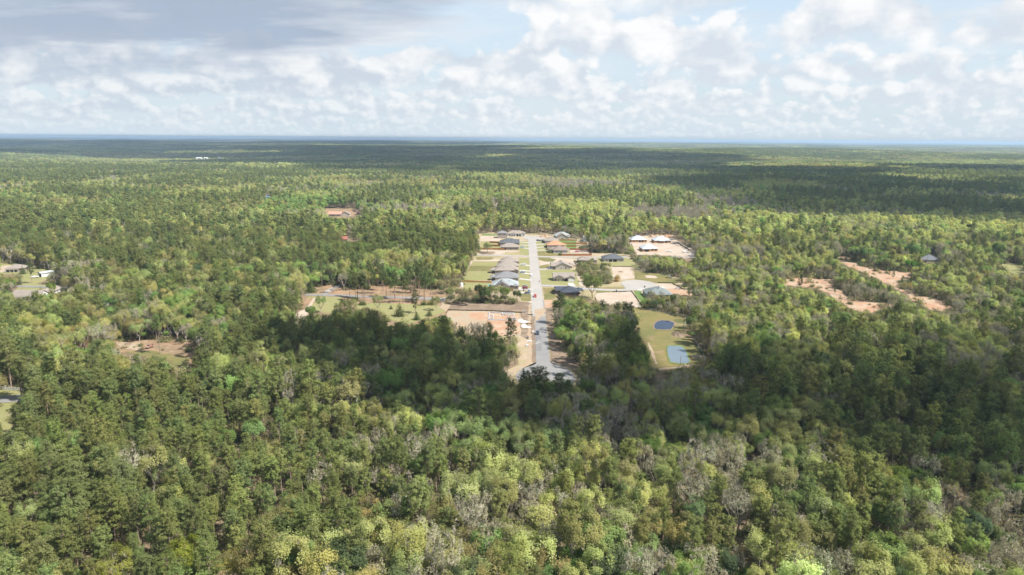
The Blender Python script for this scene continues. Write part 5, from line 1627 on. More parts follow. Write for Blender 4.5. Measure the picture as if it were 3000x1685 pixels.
def deciduous(h, r, leaf=5, lsize=0.3, lrad=0.55, split=(5, 4, 4, 3), fork=0.34, up=0.45, tw=0.09, tipc=1.0, flat=0.0):
    """trunk that forks into limbs, branches and twigs; leaves round the twig ends"""
    tr, cw = Tris(), Tris()
    r0 = h * 0.014 + 0.05
    lean = rng.normal(0, 0.03, 2)
    fork_p = np.array([lean[0] * h, lean[1] * h, fork * h])
    tr.tube([(0, 0, 0), tuple(fork_p * np.array([0.4, 0.4, 0.5])), tuple(fork_p)], [r0, r0 * 0.85, r0 * 0.7], 6, 0)
    P = fork_p[None]
    Dn = np.array([[0, 0, 1.0]])
    L = (h - fork_p[2]) * 0.42
    ctr = np.array([fork_p[0], fork_p[1], fork * h + (h - fork * h) * 0.46])
    rad = np.array([r, r, (h - fork * h) * 0.56])
    tips = None
    for lv, ns in enumerate(split):
        n = len(P) * ns
        bp = np.repeat(P, ns, 0)
        bd = np.repeat(Dn, ns, 0)
        side = unit(rng.normal(size=(n, 3)))
        if lv == 0:
            a = np.arange(n) * 2.4 + rng.normal(0, 0.3, n)
            side = np.stack([np.cos(a), np.sin(a), np.zeros(n)], 1)
        spread = (0.75 if lv == 0 else 0.85) * rng.uniform(0.6, 1.25, (n, 1)) * (r / (h * 0.3)) ** 0.5
        nd = unit(bd + side * spread + np.array([0, 0, up * (0.6 if lv else 0.2)]))
        ln = L * rng.uniform(0.7, 1.2, (n, 1))
        e = bp + nd * ln
        q = (e - ctr) / rad                                  # keep the crown inside its ellipsoid
        qn = np.linalg.norm(q, axis=1, keepdims=True)
        e = ctr + np.where(qn > 1, q / qn * (1.0 + 0.06 * rng.normal(size=qn.shape)), q) * rad
        if lv == 0:
            for a_, b_ in zip(bp, e):
                mid = (a_ + b_) / 2 + rng.normal(0, 0.12, 3)
                tr.tube([tuple(a_), tuple(mid), tuple(b_)], [r0 * 0.5, r0 * 0.38, r0 * 0.26], 4, 0)
        else:
            cw.ribbons(bp, e, np.full(n, tw * (2.2, 2.2, 1.5, 1.0, 0.8)[lv]), 0)
        P, Dn = e, unit(nd + 0.2 * side)
        L *= 0.62
        if lv >= len(split) - 2 and leaf:
            k = max(1, int(leaf * (tipc if lv == len(split) - 1 else 0.5 * tipc)))
            cnt = len(e) * k
            nb_ = rng.random((cnt, 1)) ** 1.5
            cc = np.repeat(e, k, 0) * (1 - 0.35 * nb_) + np.repeat(bp, k, 0) * 0.35 * nb_ + unit(rng.normal(size=(cnt, 3))) * lrad * rng.random((cnt, 1)) ** 0.4
            out = unit((cc - ctr) / rad)
            nn = out * 1.0 + np.array([0, 0, 0.8]) + rng.normal(0, 0.36, (cnt, 3))
            cw.leaves(cc, nn, rng.uniform(0.7, 1.3, cnt) * lsize, 0.8, 1)
    return tr, cw


def low_tree(h, cr, conifer=False, n=130, size=1.3, bare=False):
    """the same trees for the middle distance: fewer, larger leaf clumps"""
    tr, cw = Tris(), Tris()
    tr.tube([(0, 0, 0), (0, 0, h * 0.8)], [0.22, 0.08], 4, 0)
    lumps = 9
    c0 = 0.45 if conifer else 0.36
    a = rng.uniform(0, 6.28, lumps)
    zz_ = rng.uniform(c0 + 0.08, 0.93, lumps)
    k = (zz_ - c0) / (1 - c0)
    rr = cr * 0.72 * np.sqrt(np.clip(1 - ((k - 0.42) / 0.7) ** 2, 0.05, 1)) * rng.uniform(0.4, 1, lumps)
    lc = np.stack([np.cos(a) * rr, np.sin(a) * rr, zz_ * h], 1)
    i = rng.integers(0, lumps, n)
    o = unit(rng.normal(size=(n, 3))) * (rng.random((n, 1)) ** 0.35) * np.array([cr * 0.46, cr * 0.46, h * 0.115])
    c = lc[i] + o
    out = unit(o) + 0.5 * unit((c - np.array([0, 0, h * 0.62])))
    if bare:
        cw.ribbons(np.repeat([[0, 0, h * 0.4]], n, 0) + (c - np.array([0, 0, h * 0.4])) * 0.45, c + out * 0.5, np.full(n, 0.3), 0)
        cw.leaves(c[: n // 2], out[: n // 2] + np.array([0, 0, 0.6]) + rng.normal(0, 0.5, (n // 2, 3)), rng.uniform(0.6, 1.0, n // 2) * size * 0.7, 0.9, 1)
    else:
        cw.leaves(c, out + np.array([0, 0, 0.8]) + rng.normal(0, 0.3, (n, 3)), rng.uniform(0.7, 1.3, n) * size, 0.9, 1)
    return tr, cw


def grove(w, cnt, h, cr):
    """a patch of far wood: crowns of a few large facets"""
    cw = Tris()
    C, N, S = [], [], []
    for _ in range(cnt):
        x, y = rng.uniform(-w / 2, w / 2, 2)
        hh = h * rng.uniform(0.7, 1.15)
        n = 13
        o = unit(rng.normal(size=(n, 3)))
        o[:, 2] = np.abs(o[:, 2]) * 1.0 - 0.15
        C.append(np.array([x, y, hh - cr * 1.2]) + o * np.array([cr, cr, cr * 1.25]))
        N.append(o + np.array([0, 0, 0.5]) + rng.normal(0, 0.15, (n, 3)))
        S.append(rng.uniform(0.8, 1.3, n) * cr * 1.1)
    cw.leaves(np.concatenate(C), np.concatenate(N), np.concatenate(S), 1.0, 0)
    return cw


def bush(r, n=150, size=0.3, pointed=0.0):
    cw = Tris()
    o = unit(rng.normal(size=(n, 3)))
    o[:, 2] = np.abs(o[:, 2])
    k = rng.random((n, 1)) ** 0.4
    c = o * k * np.array([r, r, r * 1.15]) * (1 + 0.25 * rng.normal(size=(n, 1)))
    if pointed:
        c[:, 2] = np.abs(c[:, 2]) * pointed
        c[:, :2] *= np.clip(1.15 - c[:, 2:3] / (r * 1.2 * pointed), 0.08, 1)
    c[:, 2] = np.abs(c[:, 2]) + 0.05
    cw.leaves(c, o + np.array([0, 0, 0.5]) + rng.normal(0, 0.4, (n, 3)), rng.uniform(0.7, 1.3, n) * size, 0.8, 0)
    return cw


# prototypes: kind -> list of (height, crown radius, trunk mesh, crown mesh, joined mesh)
PROTO = {}


def proto(kind, h, cr, tc_, bark, twig, leaf, note):
    tr, cw = tc_
    a = tr.mesh(kind + '_trunk', [bark])
    b = cw.mesh(kind + '_crown', [twig, leaf])
    j = joined(tr, cw).mesh(kind + '_whole', [bark, twig, leaf])
    PROTO.setdefault(kind, []).append((h, cr, a, b, j, note))


for h, cr, c0, nb, note in ((19, 3.4, 0.46, 44, 'full'), (17, 3.2, 0.5, 38, 'round topped'), (20, 3.8, 0.46, 50, 'broad'), (15.5, 2.6, 0.40, 38, 'pointed'),
                            (18.5, 3.1, 0.58, 32, 'high crowned'), (13.5, 2.8, 0.25, 42, 'low branched')):
    proto('pine', h, cr, pine(h, cr, c0, nb), M['pine_bark'], M['pine_bark'], M['needle'], note)
for h, cr, up, note in ((15, 4.2, 0.5, 'round'), (17, 3.4, 0.75, 'upright'), (13, 4.4, 0.35, 'spreading'), (18, 3.0, 0.9, 'narrow'), (14, 3.6, 0.55, 'airy')):
    proto('budding', h, cr, deciduous(h, cr, 11, 0.28, 0.9, (6, 4, 4, 3), 0.2, up * 0.8, 0.085), M['pale_bark'], M['twig'], M['leaf'], note)
for h, cr, up, note in ((15, 4.0, 0.45, 'round'), (13, 4.4, 0.3, 'broad'), (17, 3.5, 0.6, 'tall'), (11, 3.2, 0.4, 'dense')):
    proto('leafy', h, cr, deciduous(h, cr, 44, 0.32, 1.1, (7, 4, 4), 0.2, up * 0.8, 0.10), M['bark'], M['bark'], M['leaf'], note)
for h, cr, up, note in ((15, 3.9, 0.5, 'round'), (17, 3.5, 0.7, 'upright'), (12, 4.0, 0.3, 'spreading'), (14, 3.0, 0.6, 'fan shaped')):
    proto('bare', h, cr, deciduous(h, cr, 1, 0.26, 0.5, (6, 4, 4, 5), 0.24, up * 0.85, 0.125, 1.0), M['pale_bark'], M['twig'], M['leaf'], note)
LOW = {'pine': [], 'budding': [], 'leafy': [], 'bare': []}
for h, cr in ((21, 3.7), (18, 3.2), (23, 3.9), (16, 3.0)):
    LOW['pine'].append((h, cr, joined(*low_tree(h, cr, True)).mesh('far_pine', [M['pine_bark'], M['pine_bark'], M['needle']])))
for h, cr in ((16, 5.0), (17, 4.0), (14, 5.4)):
    LOW['budding'].append((h, cr, joined(*low_tree(h, cr, False, 120, 1.15)).mesh('far_budding', [M['pale_bark'], M['twig'], M['leaf']])))
for h, cr in ((16, 4.8), (14, 5.2)):
    LOW['leafy'].append((h, cr, joined(*low_tree(h, cr, False, 170, 1.35)).mesh('far_leafy', [M['bark'], M['bark'], M['leaf']])))
for h, cr in ((15, 3.9), (13, 3.6)):
    LOW['bare'].append((h, cr, joined(*low_tree(h, cr, False, 90, 1.0, True)).mesh('far_bare', [M['pale_bark'], M['twig'], M['leaf']])))
GROVE = [grove(26, 16, 18, 3.6).mesh('grove', [M['leaf']]) for _ in range(4)]
GROVE2 = [grove(70, 60, 18, 5.0).mesh('wide_grove', [M['leaf']]) for _ in range(3)]
BUSH = [bush(r, n, s).mesh('bush_leaves', [M['leaf']]) for r, n, s in ((1.5, 170, 0.36), (2.3, 300, 0.38), (1.2, 130, 0.32))]
CEDAR = bush(2.6, 900, 0.36, 1.6).mesh('cedar_foliage', [M['needle']])
LOWBUSH = bush(2.2, 620, 0.34).mesh('shrub_foliage', [M['leaf']])


# ------------------------------------------------------------------ what grows where
def vnoise(x, y, s, seed):
    x, y = np.asarray(x) / s, np.asarray(y) / s
    xi, yi = np.floor(x).astype(np.int64), np.floor(y).astype(np.int64)
    fx, fy = x - xi, y - yi
    fx, fy = fx * fx * (3 - 2 * fx), fy * fy * (3 - 2 * fy)

    def hsh(a, b):
        v = (a * 374761393 + b * 668265263 + seed * 974634593) & 0x7fffffff
        v = ((v ^ (v >> 13)) * 1274126177) & 0x7fffffff
        return ((v ^ (v >> 16)) & 0xffff) / 65535.0

    return (hsh(xi, yi) * (1 - fx) + hsh(xi + 1, yi) * fx) * (1 - fy) + (hsh(xi, yi + 1) * (1 - fx) + hsh(xi + 1, yi + 1) * fx) * fy


SPEC = ['P', 'B', 'G', 'L', 'O', 'D']        # pine, pale budding, grey, bright leafy, golden, dark evergreen
KIND = {'P': 'pine', 'B': 'budding', 'G': 'bare', 'L': 'leafy', 'O': 'budding', 'D': 'leafy'}
TINT = {'P': (0.186, 0.212, 0.078), 'B': (0.375, 0.392, 0.160), 'G': (0.325, 0.315, 0.205), 'L': (0.225, 0.310, 0.105),
        'O': (0.325, 0.305, 0.130), 'D': (0.118, 0.157, 0.073)}
# centre and size in the photograph (on the ground), weights of the six
ZONE = [(470, 482, 110, 9, (.1, 1.8, 1.3, 0, .3, 0)), (880, 500, 150, 10, (.3, 1.9, .4, 0, .4, 0)), (1060, 503, 70, 9, (.2, 1.5, .8, 0, .3, 0)), (1530, 541, 90, 8, (.1, 1.0, .6, 0, 1.0, 0)), (1720, 562, 220, 12, (.5, .4, 1.8, 0, .1, 0)),
        (2540, 503, 260, 7, (.2, 2.2, .5, 0, .5, 0)), (2270, 474, 180, 7, (.2, 2.0, .5, 0, .5, 0)), (1480, 585, 160, 14, (.4, 1.6, .2, .1, .5, 0)),
        (350, 1450, 650, 300, (.84, .06, .03, .05, .01, .01)), (1450, 1480, 520, 240, (.12, .52, .34, .04, .06, .02)),
        (2500, 1500, 650, 260, (.36, .22, .30, .05, .02, .07)), (1100, 1060, 380, 130, (.62, .15, .08, .12, .02, .01)),
        (1500, 1190, 420, 60, (.62, .15, .16, .04, .02, .01)), (1620, 1010, 130, 90, (.35, .30, .25, .10, 0, 0)),
        (2300, 900, 420, 150, (.10, .38, .42, .04, .03, .03)), (2600, 1120, 480, 110, (.32, .18, .36, .05, .01, .08)),
        (330, 900, 380, 130, (.40, .16, .10, .14, .18, .02)), (950, 740, 420, 70, (.44, .16, .06, .10, .24, .0)),
        (600, 640, 700, 60, (.66, .18, .06, .04, .06, .0)), (1500, 610, 420, 50, (.44, .26, .18, .03, .09, 0)),
        (2250, 680, 550, 55, (.18, .48, .18, .05, .11, 0)), (2700, 800, 350, 60, (.20, .40, .26, .08, .04, .02)),
        (2500, 570, 700, 60, (.70, .12, .10, .03, .02, .03)), (700, 520, 900, 45, (.50, .30, .08, .02, .10, 0)),
        (2200, 480, 900, 30, (.62, .22, .10, .01, .05, 0)), (1500, 440, 2200, 22, (.74, .16, .06, 0, .04, 0))]


def species(x, y):
    u, v, _ = proj(x, y, terrain_h(x, y))
    w = np.full((len(x), 6), 0.004) * np.array([5, 2, 2, 1, 1, 0.3])
    for cx_, cy_, rx, ry, ww in ZONE:
        g = np.exp(-0.5 * (((u - cx_) / (rx * 0.62)) ** 2 + ((v - cy_) / (ry * 0.62)) ** 2))
        w += g[:, None] * np.array(ww)
    d = np.hypot(x, y)
    s = np.where(d < 900, 34.0, np.where(d < 2500, 90.0, 300.0))
    for k in range(6):                                         # stands of one kind
        n = np.where(d < 900, vnoise(x, y, 34.0, 5 + k), np.where(d < 2500, vnoise(x, y, 110.0, 25 + k), vnoise(x, y, 420.0, 45 + k)))
        w[:, k] *= np.exp((n - 0.5) * np.where(d < 900, 4.6, 9.0))
    w /= w.sum(1, keepdims=True)
    r = rng.random(len(x))[:, None]
    return (np.cumsum(w, 1) < r).sum(1).clip(0, 5)


def tints(sp, x, y):
    T = np.array([TINT[s] for s in SPEC])[sp]
    n = len(sp)
    T = T * np.exp(rng.normal(0, 0.13, (n, 1))) * np.exp(rng.normal(0, 0.04, (n, 3)))
    warm = (rng.random(n) - 0.5)[:, None]
    return np.clip(T * (1 + warm * np.array([0.15, 0.02, -0.14])), 0.01, 0.7)


def scatter(y0, y1, step, jit=0.72, xk=0.80):
    """jittered grid over the wedge of land in view, with a margin"""
    xs, ys = [], []
    for yy in np.arange(y0, y1, step):
        half = yy * xk + 30
        x_ = np.arange(-half, half, step)
        xs.append(x_)
        ys.append(np.full(len(x_), yy))
    x, y = np.concatenate(xs), np.concatenate(ys)
    return x + rng.uniform(-jit, jit, len(x)) * step, y + rng.uniform(-jit, jit, len(x)) * step


def clear_of(x, y, h, cr):
    """true where a tree neither stands in a clearing nor would hide the ground seen there"""
    z0 = terrain_h(x, y)
    ok = np.ones(len(x), bool)
    for t, o in ((0.0, 0.0), (0.3, 0), (0.55, 0), (0.8, 0), (0.97, 0), (0.7, 0.85), (0.7, -0.85), (0.5, 0.7), (0.5, -0.7)):
        u, v, _ = proj(x + cr * o, y, z0 + h * t)
        for pl in CLEAR:
            ok &= ~inside(pl, u, v)
    return ok


def forest(name, pts, meshes, label):
    """one object of many instanced trees: pts = dict of arrays"""
    n = len(pts['x'])
    me = bpy.data.meshes.new(name)
    me.vertices.add(n)
    me.vertices.foreach_set('co', np.stack([pts['x'], pts['y'], pts['z']], 1).astype(np.float32).ravel())
    for nm, typ, key, dat in (('pidx', 'INT', 'value', pts['i'].astype(np.int32)), ('scl', 'FLOAT', 'value', pts['s'].astype(np.float32)),
                              ('rotz', 'FLOAT', 'value', pts['r'].astype(np.float32)), ('tint', 'FLOAT_COLOR', 'color', None)):
        at_ = me.attributes.new(nm, typ, 'POINT')
        if nm == 'tint':
            at_.data.foreach_set('color', np.concatenate([pts['t'], np.ones((n, 1))], 1).astype(np.float32).ravel())
        else:
            at_.data.foreach_set('value', dat)
    o = link(name, me)
    c = bpy.data.collections.new(name + ' kinds')
    for k, mm in enumerate(meshes):
        c.objects.link(bpy.data.objects.new('%s_kind_%02d' % (name, k), mm))
    ng = bpy.data.node_groups.new(name, 'GeometryNodeTree')
    ng.interface.new_socket('Geometry', in_out='INPUT', socket_type='NodeSocketGeometry')
    ng.interface.new_socket('Geometry', in_out='OUTPUT', socket_type='NodeSocketGeometry')
    nd = ng.nodes.new
    gi, go = nd('NodeGroupInput'), nd('NodeGroupOutput')
    ci = nd('GeometryNodeCollectionInfo')
    ci.inputs['Collection'].default_value = c
    ci.inputs['Separate Children'].default_value = True
    ci.inputs['Reset Children'].default_value = True
    ip = nd('GeometryNodeInstanceOnPoints')
    ip.inputs['Pick Instance'].default_value = True

    def attr(nm, typ):
        a = nd('GeometryNodeInputNamedAttribute')
        a.data_type = typ
        a.inputs['Name'].default_value = nm
        return a.outputs[0]

    cx_ = nd('ShaderNodeCombineXYZ')
    L = ng.links.new
    L(attr('rotz', 'FLOAT'), cx_.inputs[2])
    L(gi.outputs[0], ip.inputs['Points'])
    L(ci.outputs[0], ip.inputs['Instance'])
    L(attr('pidx', 'INT'), ip.inputs['Instance Index'])
    e2r = nd('FunctionNodeEulerToRotation')
    L(cx_.outputs[0], e2r.inputs[0])
    L(e2r.outputs[0], ip.inputs['Rotation'])
    L(attr('scl', 'FLOAT'), ip.inputs['Scale'])
    L(ip.outputs[0], go.inputs[0])
    md = o.modifiers.new('forest', 'NODES')
    md.node_group = ng
    tag(o, label, kind='stuff')
    return o


# ------------------------------------------------------------------ the forest
TREE_NAME = {'pine': 'pine_tree', 'budding': 'budding_tree', 'leafy': 'leafy_tree', 'bare': 'bare_tree'}
TREE_GROUP = {'pine': 'pines of the near wood', 'budding': 'budding trees of the near wood', 'leafy': 'leafy trees of the near wood', 'bare': 'bare trees of the near wood'}


def plant(kind, i, loc, scale, rz, tint, label, group=None):
    """one tree as a thing: an Empty at its foot, trunk and crown under it"""
    h, cr, a, b, j, note = PROTO[kind][i]
    o = empty(TREE_NAME[kind], loc, rz)
    o.scale = (scale, scale, scale)
    tag(o, label, 'tree', group)
    link('trunk', a, o)
    c = link('crown', b, o)
    c['tint'] = [float(v) for v in tint]
    return o



PICK = {'airy': ('budding', 4), 'round': ('budding', 0), 'upright': ('budding', 1), 'spreading': ('budding', 2), 'narrow': ('budding', 3), 'pine': ('pine', 0), 'pine_round': ('pine', 1), 'pine_broad': ('pine', 2),
        'pine_high': ('pine', 4), 'pine_low': ('pine', 5), 'pine_point': ('pine', 3), 'leafy': ('leafy', 0), 'leafy_broad': ('leafy', 1), 'leafy_tall': ('leafy', 2), 'leafy_dense': ('leafy', 3), 'bare': ('bare', 0), 'bare_up': ('bare', 1), 'bare_wide': ('bare', 2), 'bare_fan': ('bare', 3)}
PALE, OLIVE, TAN, LIME, GREEN, DEEP, GOLD, RUST, DARK, GREY, CYP = (.36, .37, .17), (.27, .29, .12), (.36, .31, .18), (.33, .41, .13), (.22, .30, .08), (.15, .19, .07), (.42, .33, .11), (.42, .28, .11), (.11, .14, .06), (.36, .33, .24), (.36, .44, .18)


def T(kind, px, h, tint, label, group=None, w=1.0, top=False, keep=2.6):
    """a named tree: px is its foot, or with top=True a point at that share of its height"""
    k, i = PICK[kind]
    p_ = at(*px, z=h * top if top else 0.0)
    s = h / PROTO[k][i][0]
    o = plant(k, i, (p_.x, p_.y, -0.05), s, random.uniform(0, 6.28), tuple(v * 0.76 * random.uniform(.93, 1.07) for v in tint), label, group)
    o.scale = (s * w, s * w, s)
    KEEP_OUT.append((p_.x, p_.y, keep))
    return o


def shrub(px, h, tint, label, group=None, cedar=False):
    p_ = at(*px)
    KEEP_OUT.append((p_.x, p_.y, 2.5))
    o = empty('cedar_tree' if cedar else 'shrub', (p_.x, p_.y, 0), random.uniform(0, 6.28))
    s = h / (5.4 if cedar else 2.6)
    o.scale = (s, s, s)
    tag(o, label, 'tree' if cedar else 'shrub', group)
    link('trunk' if cedar else 'stem', TRUNK_S, o)
    c = link('crown' if cedar else 'foliage', CEDAR if cedar else LOWBUSH, o)
    c['tint'] = [v * 0.76 for v in tint]


TRUNK_S = MB().tube([(0, 0, -.1), (.05, 0, .8), (0, .05, 1.5)], [.14, .1, .05], 6).mesh('short_trunk', M['bark'])

# --- trees standing free in the village
T('spreading', R1(665, 525), 12, OLIVE, 'lone spreading tree above the cross street, left of the village', keep=6)
T('leafy_broad', R2(697, 1212), 20, (.20, .25, .085), 'big spreading tree between the navy roof and the sand lot', w=.92, keep=8)
RW = 'tree row behind the foundation lot'
for kd, x_, y_, h, tn, lb in (('airy', 75, 1265, 11, OLIVE, 'olive tree at the left end of the tree row'), ('round', 160, 1245, 12, PALE, 'second pale tree of the tree row from the left'), ('airy', 250, 1300, 13, TAN, 'slim tan tree of the tree row'),
                              ('round', 330, 1290, 13, PALE, 'pale tree in the left part of the tree row'), ('airy', 390, 1320, 12, TAN, 'thin tan tree before the dark one of the tree row'), ('leafy', 560, 1270, 15, DARK, 'tall dark tree of the tree row below the pale roof'),
                              ('leafy_dense', 640, 1280, 12, DEEP, 'deep green tree beside the tall dark one of the tree row'), ('round', 720, 1230, 12, OLIVE, 'olive tree of the tree row under the gabled wing'), ('airy', 790, 1270, 13, PALE, 'pale airy tree of the tree row under the gabled wing'),
                              ('airy', 860, 1200, 10, OLIVE, 'small olive tree of the tree row'), ('leafy_tall', 930, 1290, 14, GREEN, 'bright green tree of the tree row with a clear trunk'), ('airy', 1010, 1190, 8, TAN, 'small tan tree of the tree row near the drive'),
                              ('leafy_tall', 1105, 1300, 12, DEEP, 'deep green tree at the right end of the tree row')):
    T(kd, R1(x_, y_), h, tn, lb, RW)
for kd, x_, y_, h, tn, lb in (('round', 60, 1010, 11, PALE, 'pale tree at the white tank'), ('round', 140, 980, 12, OLIVE, 'olive tree left of the ranch fence'), ('spreading', 190, 1010, 11, TAN, 'tan tree before the ranch fence end'), ('round', 230, 930, 12, PALE, 'pale tree at the end of the ranch fence'),
                              ('round', 110, 900, 13, OLIVE, 'olive tree above the white tank'), ('leafy', 300, 860, 10, GREEN, 'green tree beside the widest back garden'), ('round', 440, 620, 12, OLIVE, 'olive tree at the corner of the top back garden'), ('round', 380, 640, 11, PALE, 'pale tree by the sandy garden track')):
    T(kd, R1(x_, y_), h, tn, lb, 'trees at the garden edge')
GV = 'grove between the two right hand streets'
for n_, (kd, x_, y_, h, tn, lb) in enumerate((('leafy', 500, 720, 8, DARK, 'dark bush like tree behind the taupe hip roof'), ('round', 540, 800, 12, PALE, 'pale tree at the left of the grove'), ('round', 600, 870, 13, OLIVE, 'olive tree in the grove'), ('upright', 660, 800, 14, PALE, 'upright pale tree in the grove'),
                                             ('leafy_tall', 600, 960, 11, LIME, 'lime green tree at the near edge of the grove'), ('airy', 740, 880, 14, PALE, 'airy pale tree in the middle of the grove'), ('airy', 700, 960, 12, TAN, 'tan tree before the middle of the grove'), ('pine_round', 835, 860, 13, DARK, 'dark round pine rising from the grove'),
                                             ('upright', 870, 880, 13, PALE, 'upright pale tree at the right of the grove'), ('bare_up', 930, 960, 13, GREY, 'grey tree at the right of the grove'), ('round', 900, 990, 11, OLIVE, 'olive tree at the near right of the grove'), ('round', 960, 990, 10, OLIVE, 'small olive tree at the end of the grove'),
                                             ('airy', 930, 800, 11, TAN, 'tan tree beside the bleached sand lot'), ('leafy_tall', 880, 780, 10, GREEN, 'green tree beside the bleached sand lot'), ('round', 480, 860, 10, TAN, 'tan tree beside the sandy footway'), ('round', 690, 700, 9, OLIVE, 'olive bush like tree under the taupe hip roof'))):
    T(kd, R2(x_, y_), h * .78, tn, lb, GV)
GU = 'grove below the white gabled house'
for kd, x_, y_, h, tn, lb in (('bare_wide', 430, 380, 13, GREY, 'pale grey tree between the fenced gardens and the white house'), ('round', 560, 500, 7, OLIVE, 'small olive tree in the fenced gardens'), ('leafy', 520, 490, 6, GREEN, 'small green tree in the fenced gardens'), ('round', 700, 500, 12, GREY, 'greyish round tree left in the upper grove'),
                              ('spreading', 760, 520, 11, TAN, 'tan tree in the upper grove'), ('leafy', 870, 500, 12, DEEP, 'deep green tree in the upper grove'), ('leafy_tall', 920, 490, 15, GREEN, 'tall green tree in the upper grove'), ('round', 970, 500, 13, OLIVE, 'olive tree in the middle of the upper grove'),
                              ('round', 1030, 500, 12, PALE, 'pale tree in the middle of the upper grove'), ('round', 1090, 510, 12, OLIVE, 'olive tree at the right of the upper grove'), ('round', 1150, 490, 13, TAN, 'tan tree at the right of the upper grove'), ('upright', 1200, 470, 14, PALE, 'pale upright tree at the right end of the upper grove'),
                              ('upright', 1130, 380, 15, PALE, 'tall pale tree behind the upper grove'), ('round', 850, 400, 13, OLIVE, 'olive tree behind the upper grove'), ('round', 1000, 380, 14, PALE, 'pale round tree behind the upper grove'), ('leafy', 640, 380, 10, OLIVE, 'olive tree in front of the white house'), ('round', 780, 390, 12, PALE, 'pale tree beside the white house')):
    T(kd, R2(x_, y_), h, tn, lb, GU)
for x_, y_, h, tn, lb in ((R1(1608, 520)[0], R1(1608, 520)[1], 3.4, OLIVE, 'rounded shrub before the brown roof'), (*R1(1640, 515), 3.0, DARK, 'dark narrow shrub at the brown roof corner'), (*R1(1758, 555), 3.0, DEEP, 'green shrub at the left end of the long red fence'), (*R1(1545, 440), 2.6, DARK, 'dark shrub at the orange roof corner'),
                          (*R1(1560, 475), 2.4, DARK, 'dark shrub at the white walk below the orange roof'), (*R1(1505, 355), 2.4, DARK, 'dark shrub at the grey siding house'), (*R1(790, 748), 1.8, DARK, 'small dark shrub at the left end of the middle taupe roof'), (*R1(845, 668), 1.8, DARK, 'small dark shrub at the left end of the upper taupe roof'),
                          (*R1(1660, 1108), 2.2, DARK, 'dark shrub on the curved garden walk'), (*R2(1495, 1305), 5.0, GREEN, 'round green bush at the foot of the vivid lawn'), (*R2(1075, 905), 3.2, GOLD, 'little golden shrub on the bleached sand lot'), (*R2(1060, 950), 3.4, RUST, 'rusty little shrub by the side turning circle')):
    shrub((x_, y_), h, tn, lb, 'garden shrubs')
GH = 'trees before the green grey roof'
for kd, x_, y_, h, tn, lb in (('airy', 1590, 1290, 12, GREY, 'grey airy tree before the green grey roof'), ('round', 1650, 1330, 11, PALE, 'pale tree before the green grey roof'), ('bare', 1740, 1260, 10, GREY, 'bare grey tree at the green grey roof wall'), ('leafy', 1720, 1380, 11, OLIVE, 'olive tree below the green grey roof'),
                              ('round', 1790, 1360, 12, PALE, 'pale tree right below the green grey roof'), ('leafy', 1880, 1350, 13, DARK, 'dark tree below the right end of the green grey roof'), ('pine_high', 2140, 1290, 13, DEEP, 'slim pine at the tip of the clay lot'), ('bare', 1960, 1330, 12, GREY, 'grey tree below the clay lot')):
    T(kd, R2(x_, y_), h * .85, tn, lb, GH)
# --- dark pines round the near end of the street (their tops are what shows)
for kd, q_, h, tn, lb in (('pine_round', R3(1375, 1145), 21, (.14, .17, .07), 'left of two pines in front of the near turning circle'), ('pine', R3(1490, 1135), 21, (.15, .18, .07), 'right of two pines in front of the near turning circle'), ('pine_round', R3(1215, 1180), 17, (.13, .17, .07), 'round pine at the left rim of the near turning circle'),
                          ('pine_point', R3(1730, 1215), 18, (.17, .22, .08), 'pointed pine at the right rim of the near turning circle'), ('pine_point', R3(1890, 1310), 16, (.16, .21, .08), 'small pine at the right rim of the near turning circle'), ('pine_broad', R3(1015, 382), 20, (.13, .16, .065), 'broad dark pine before the block foundation'),
                          ('pine_round', R3(265, 525), 17, DARK, 'dark pine at the left front of the foundation lot'), ('bare_up', R3(430, 390), 17, TAN, 'thin half bare tree before the foundation lot'), ('bare', R3(540, 395), 16, GREY, 'half bare round tree before the foundation lot'), ('round', R3(620, 400), 15, OLIVE, 'olive tree before the clay pad'),
                          ('bare_up', R3(150, 380), 16, TAN, 'thin half bare tree at the left front of the foundation lot'), ('leafy_tall', R3(735, 500), 13, GREEN, 'green tree before the clay pad'), ('pine_broad', R3(1775, 5), 19, DARK, 'big dark pine right of the near street'),
                          ('pine_round', R3(1690, 130), 13, DARK, 'smaller dark pine right of the near street'), ('pine_round', R3(2400, 110), 14, DARK, 'dark pine at the foot of the square sand lot'), ('pine', R4(680, 340), 17, DARK, 'left pine of the pair left of the brown pond'), ('pine', R4(755, 350), 18, DARK, 'right pine of the pair left of the brown pond'),
                          ('pine_round', R4(565, 350), 15, DARK, 'dark pine below the square sand lot'), ('leafy', R4(520, 455), 15, GREEN, 'bright green tree left of the brown pond'), ('leafy_tall', R4(1690, 490), 13, (.20, .27, .09), 'fresh green tree at the end of the brown pond fence')):
    T(kd, q_, h, tn, lb, top=1.0, keep=4)
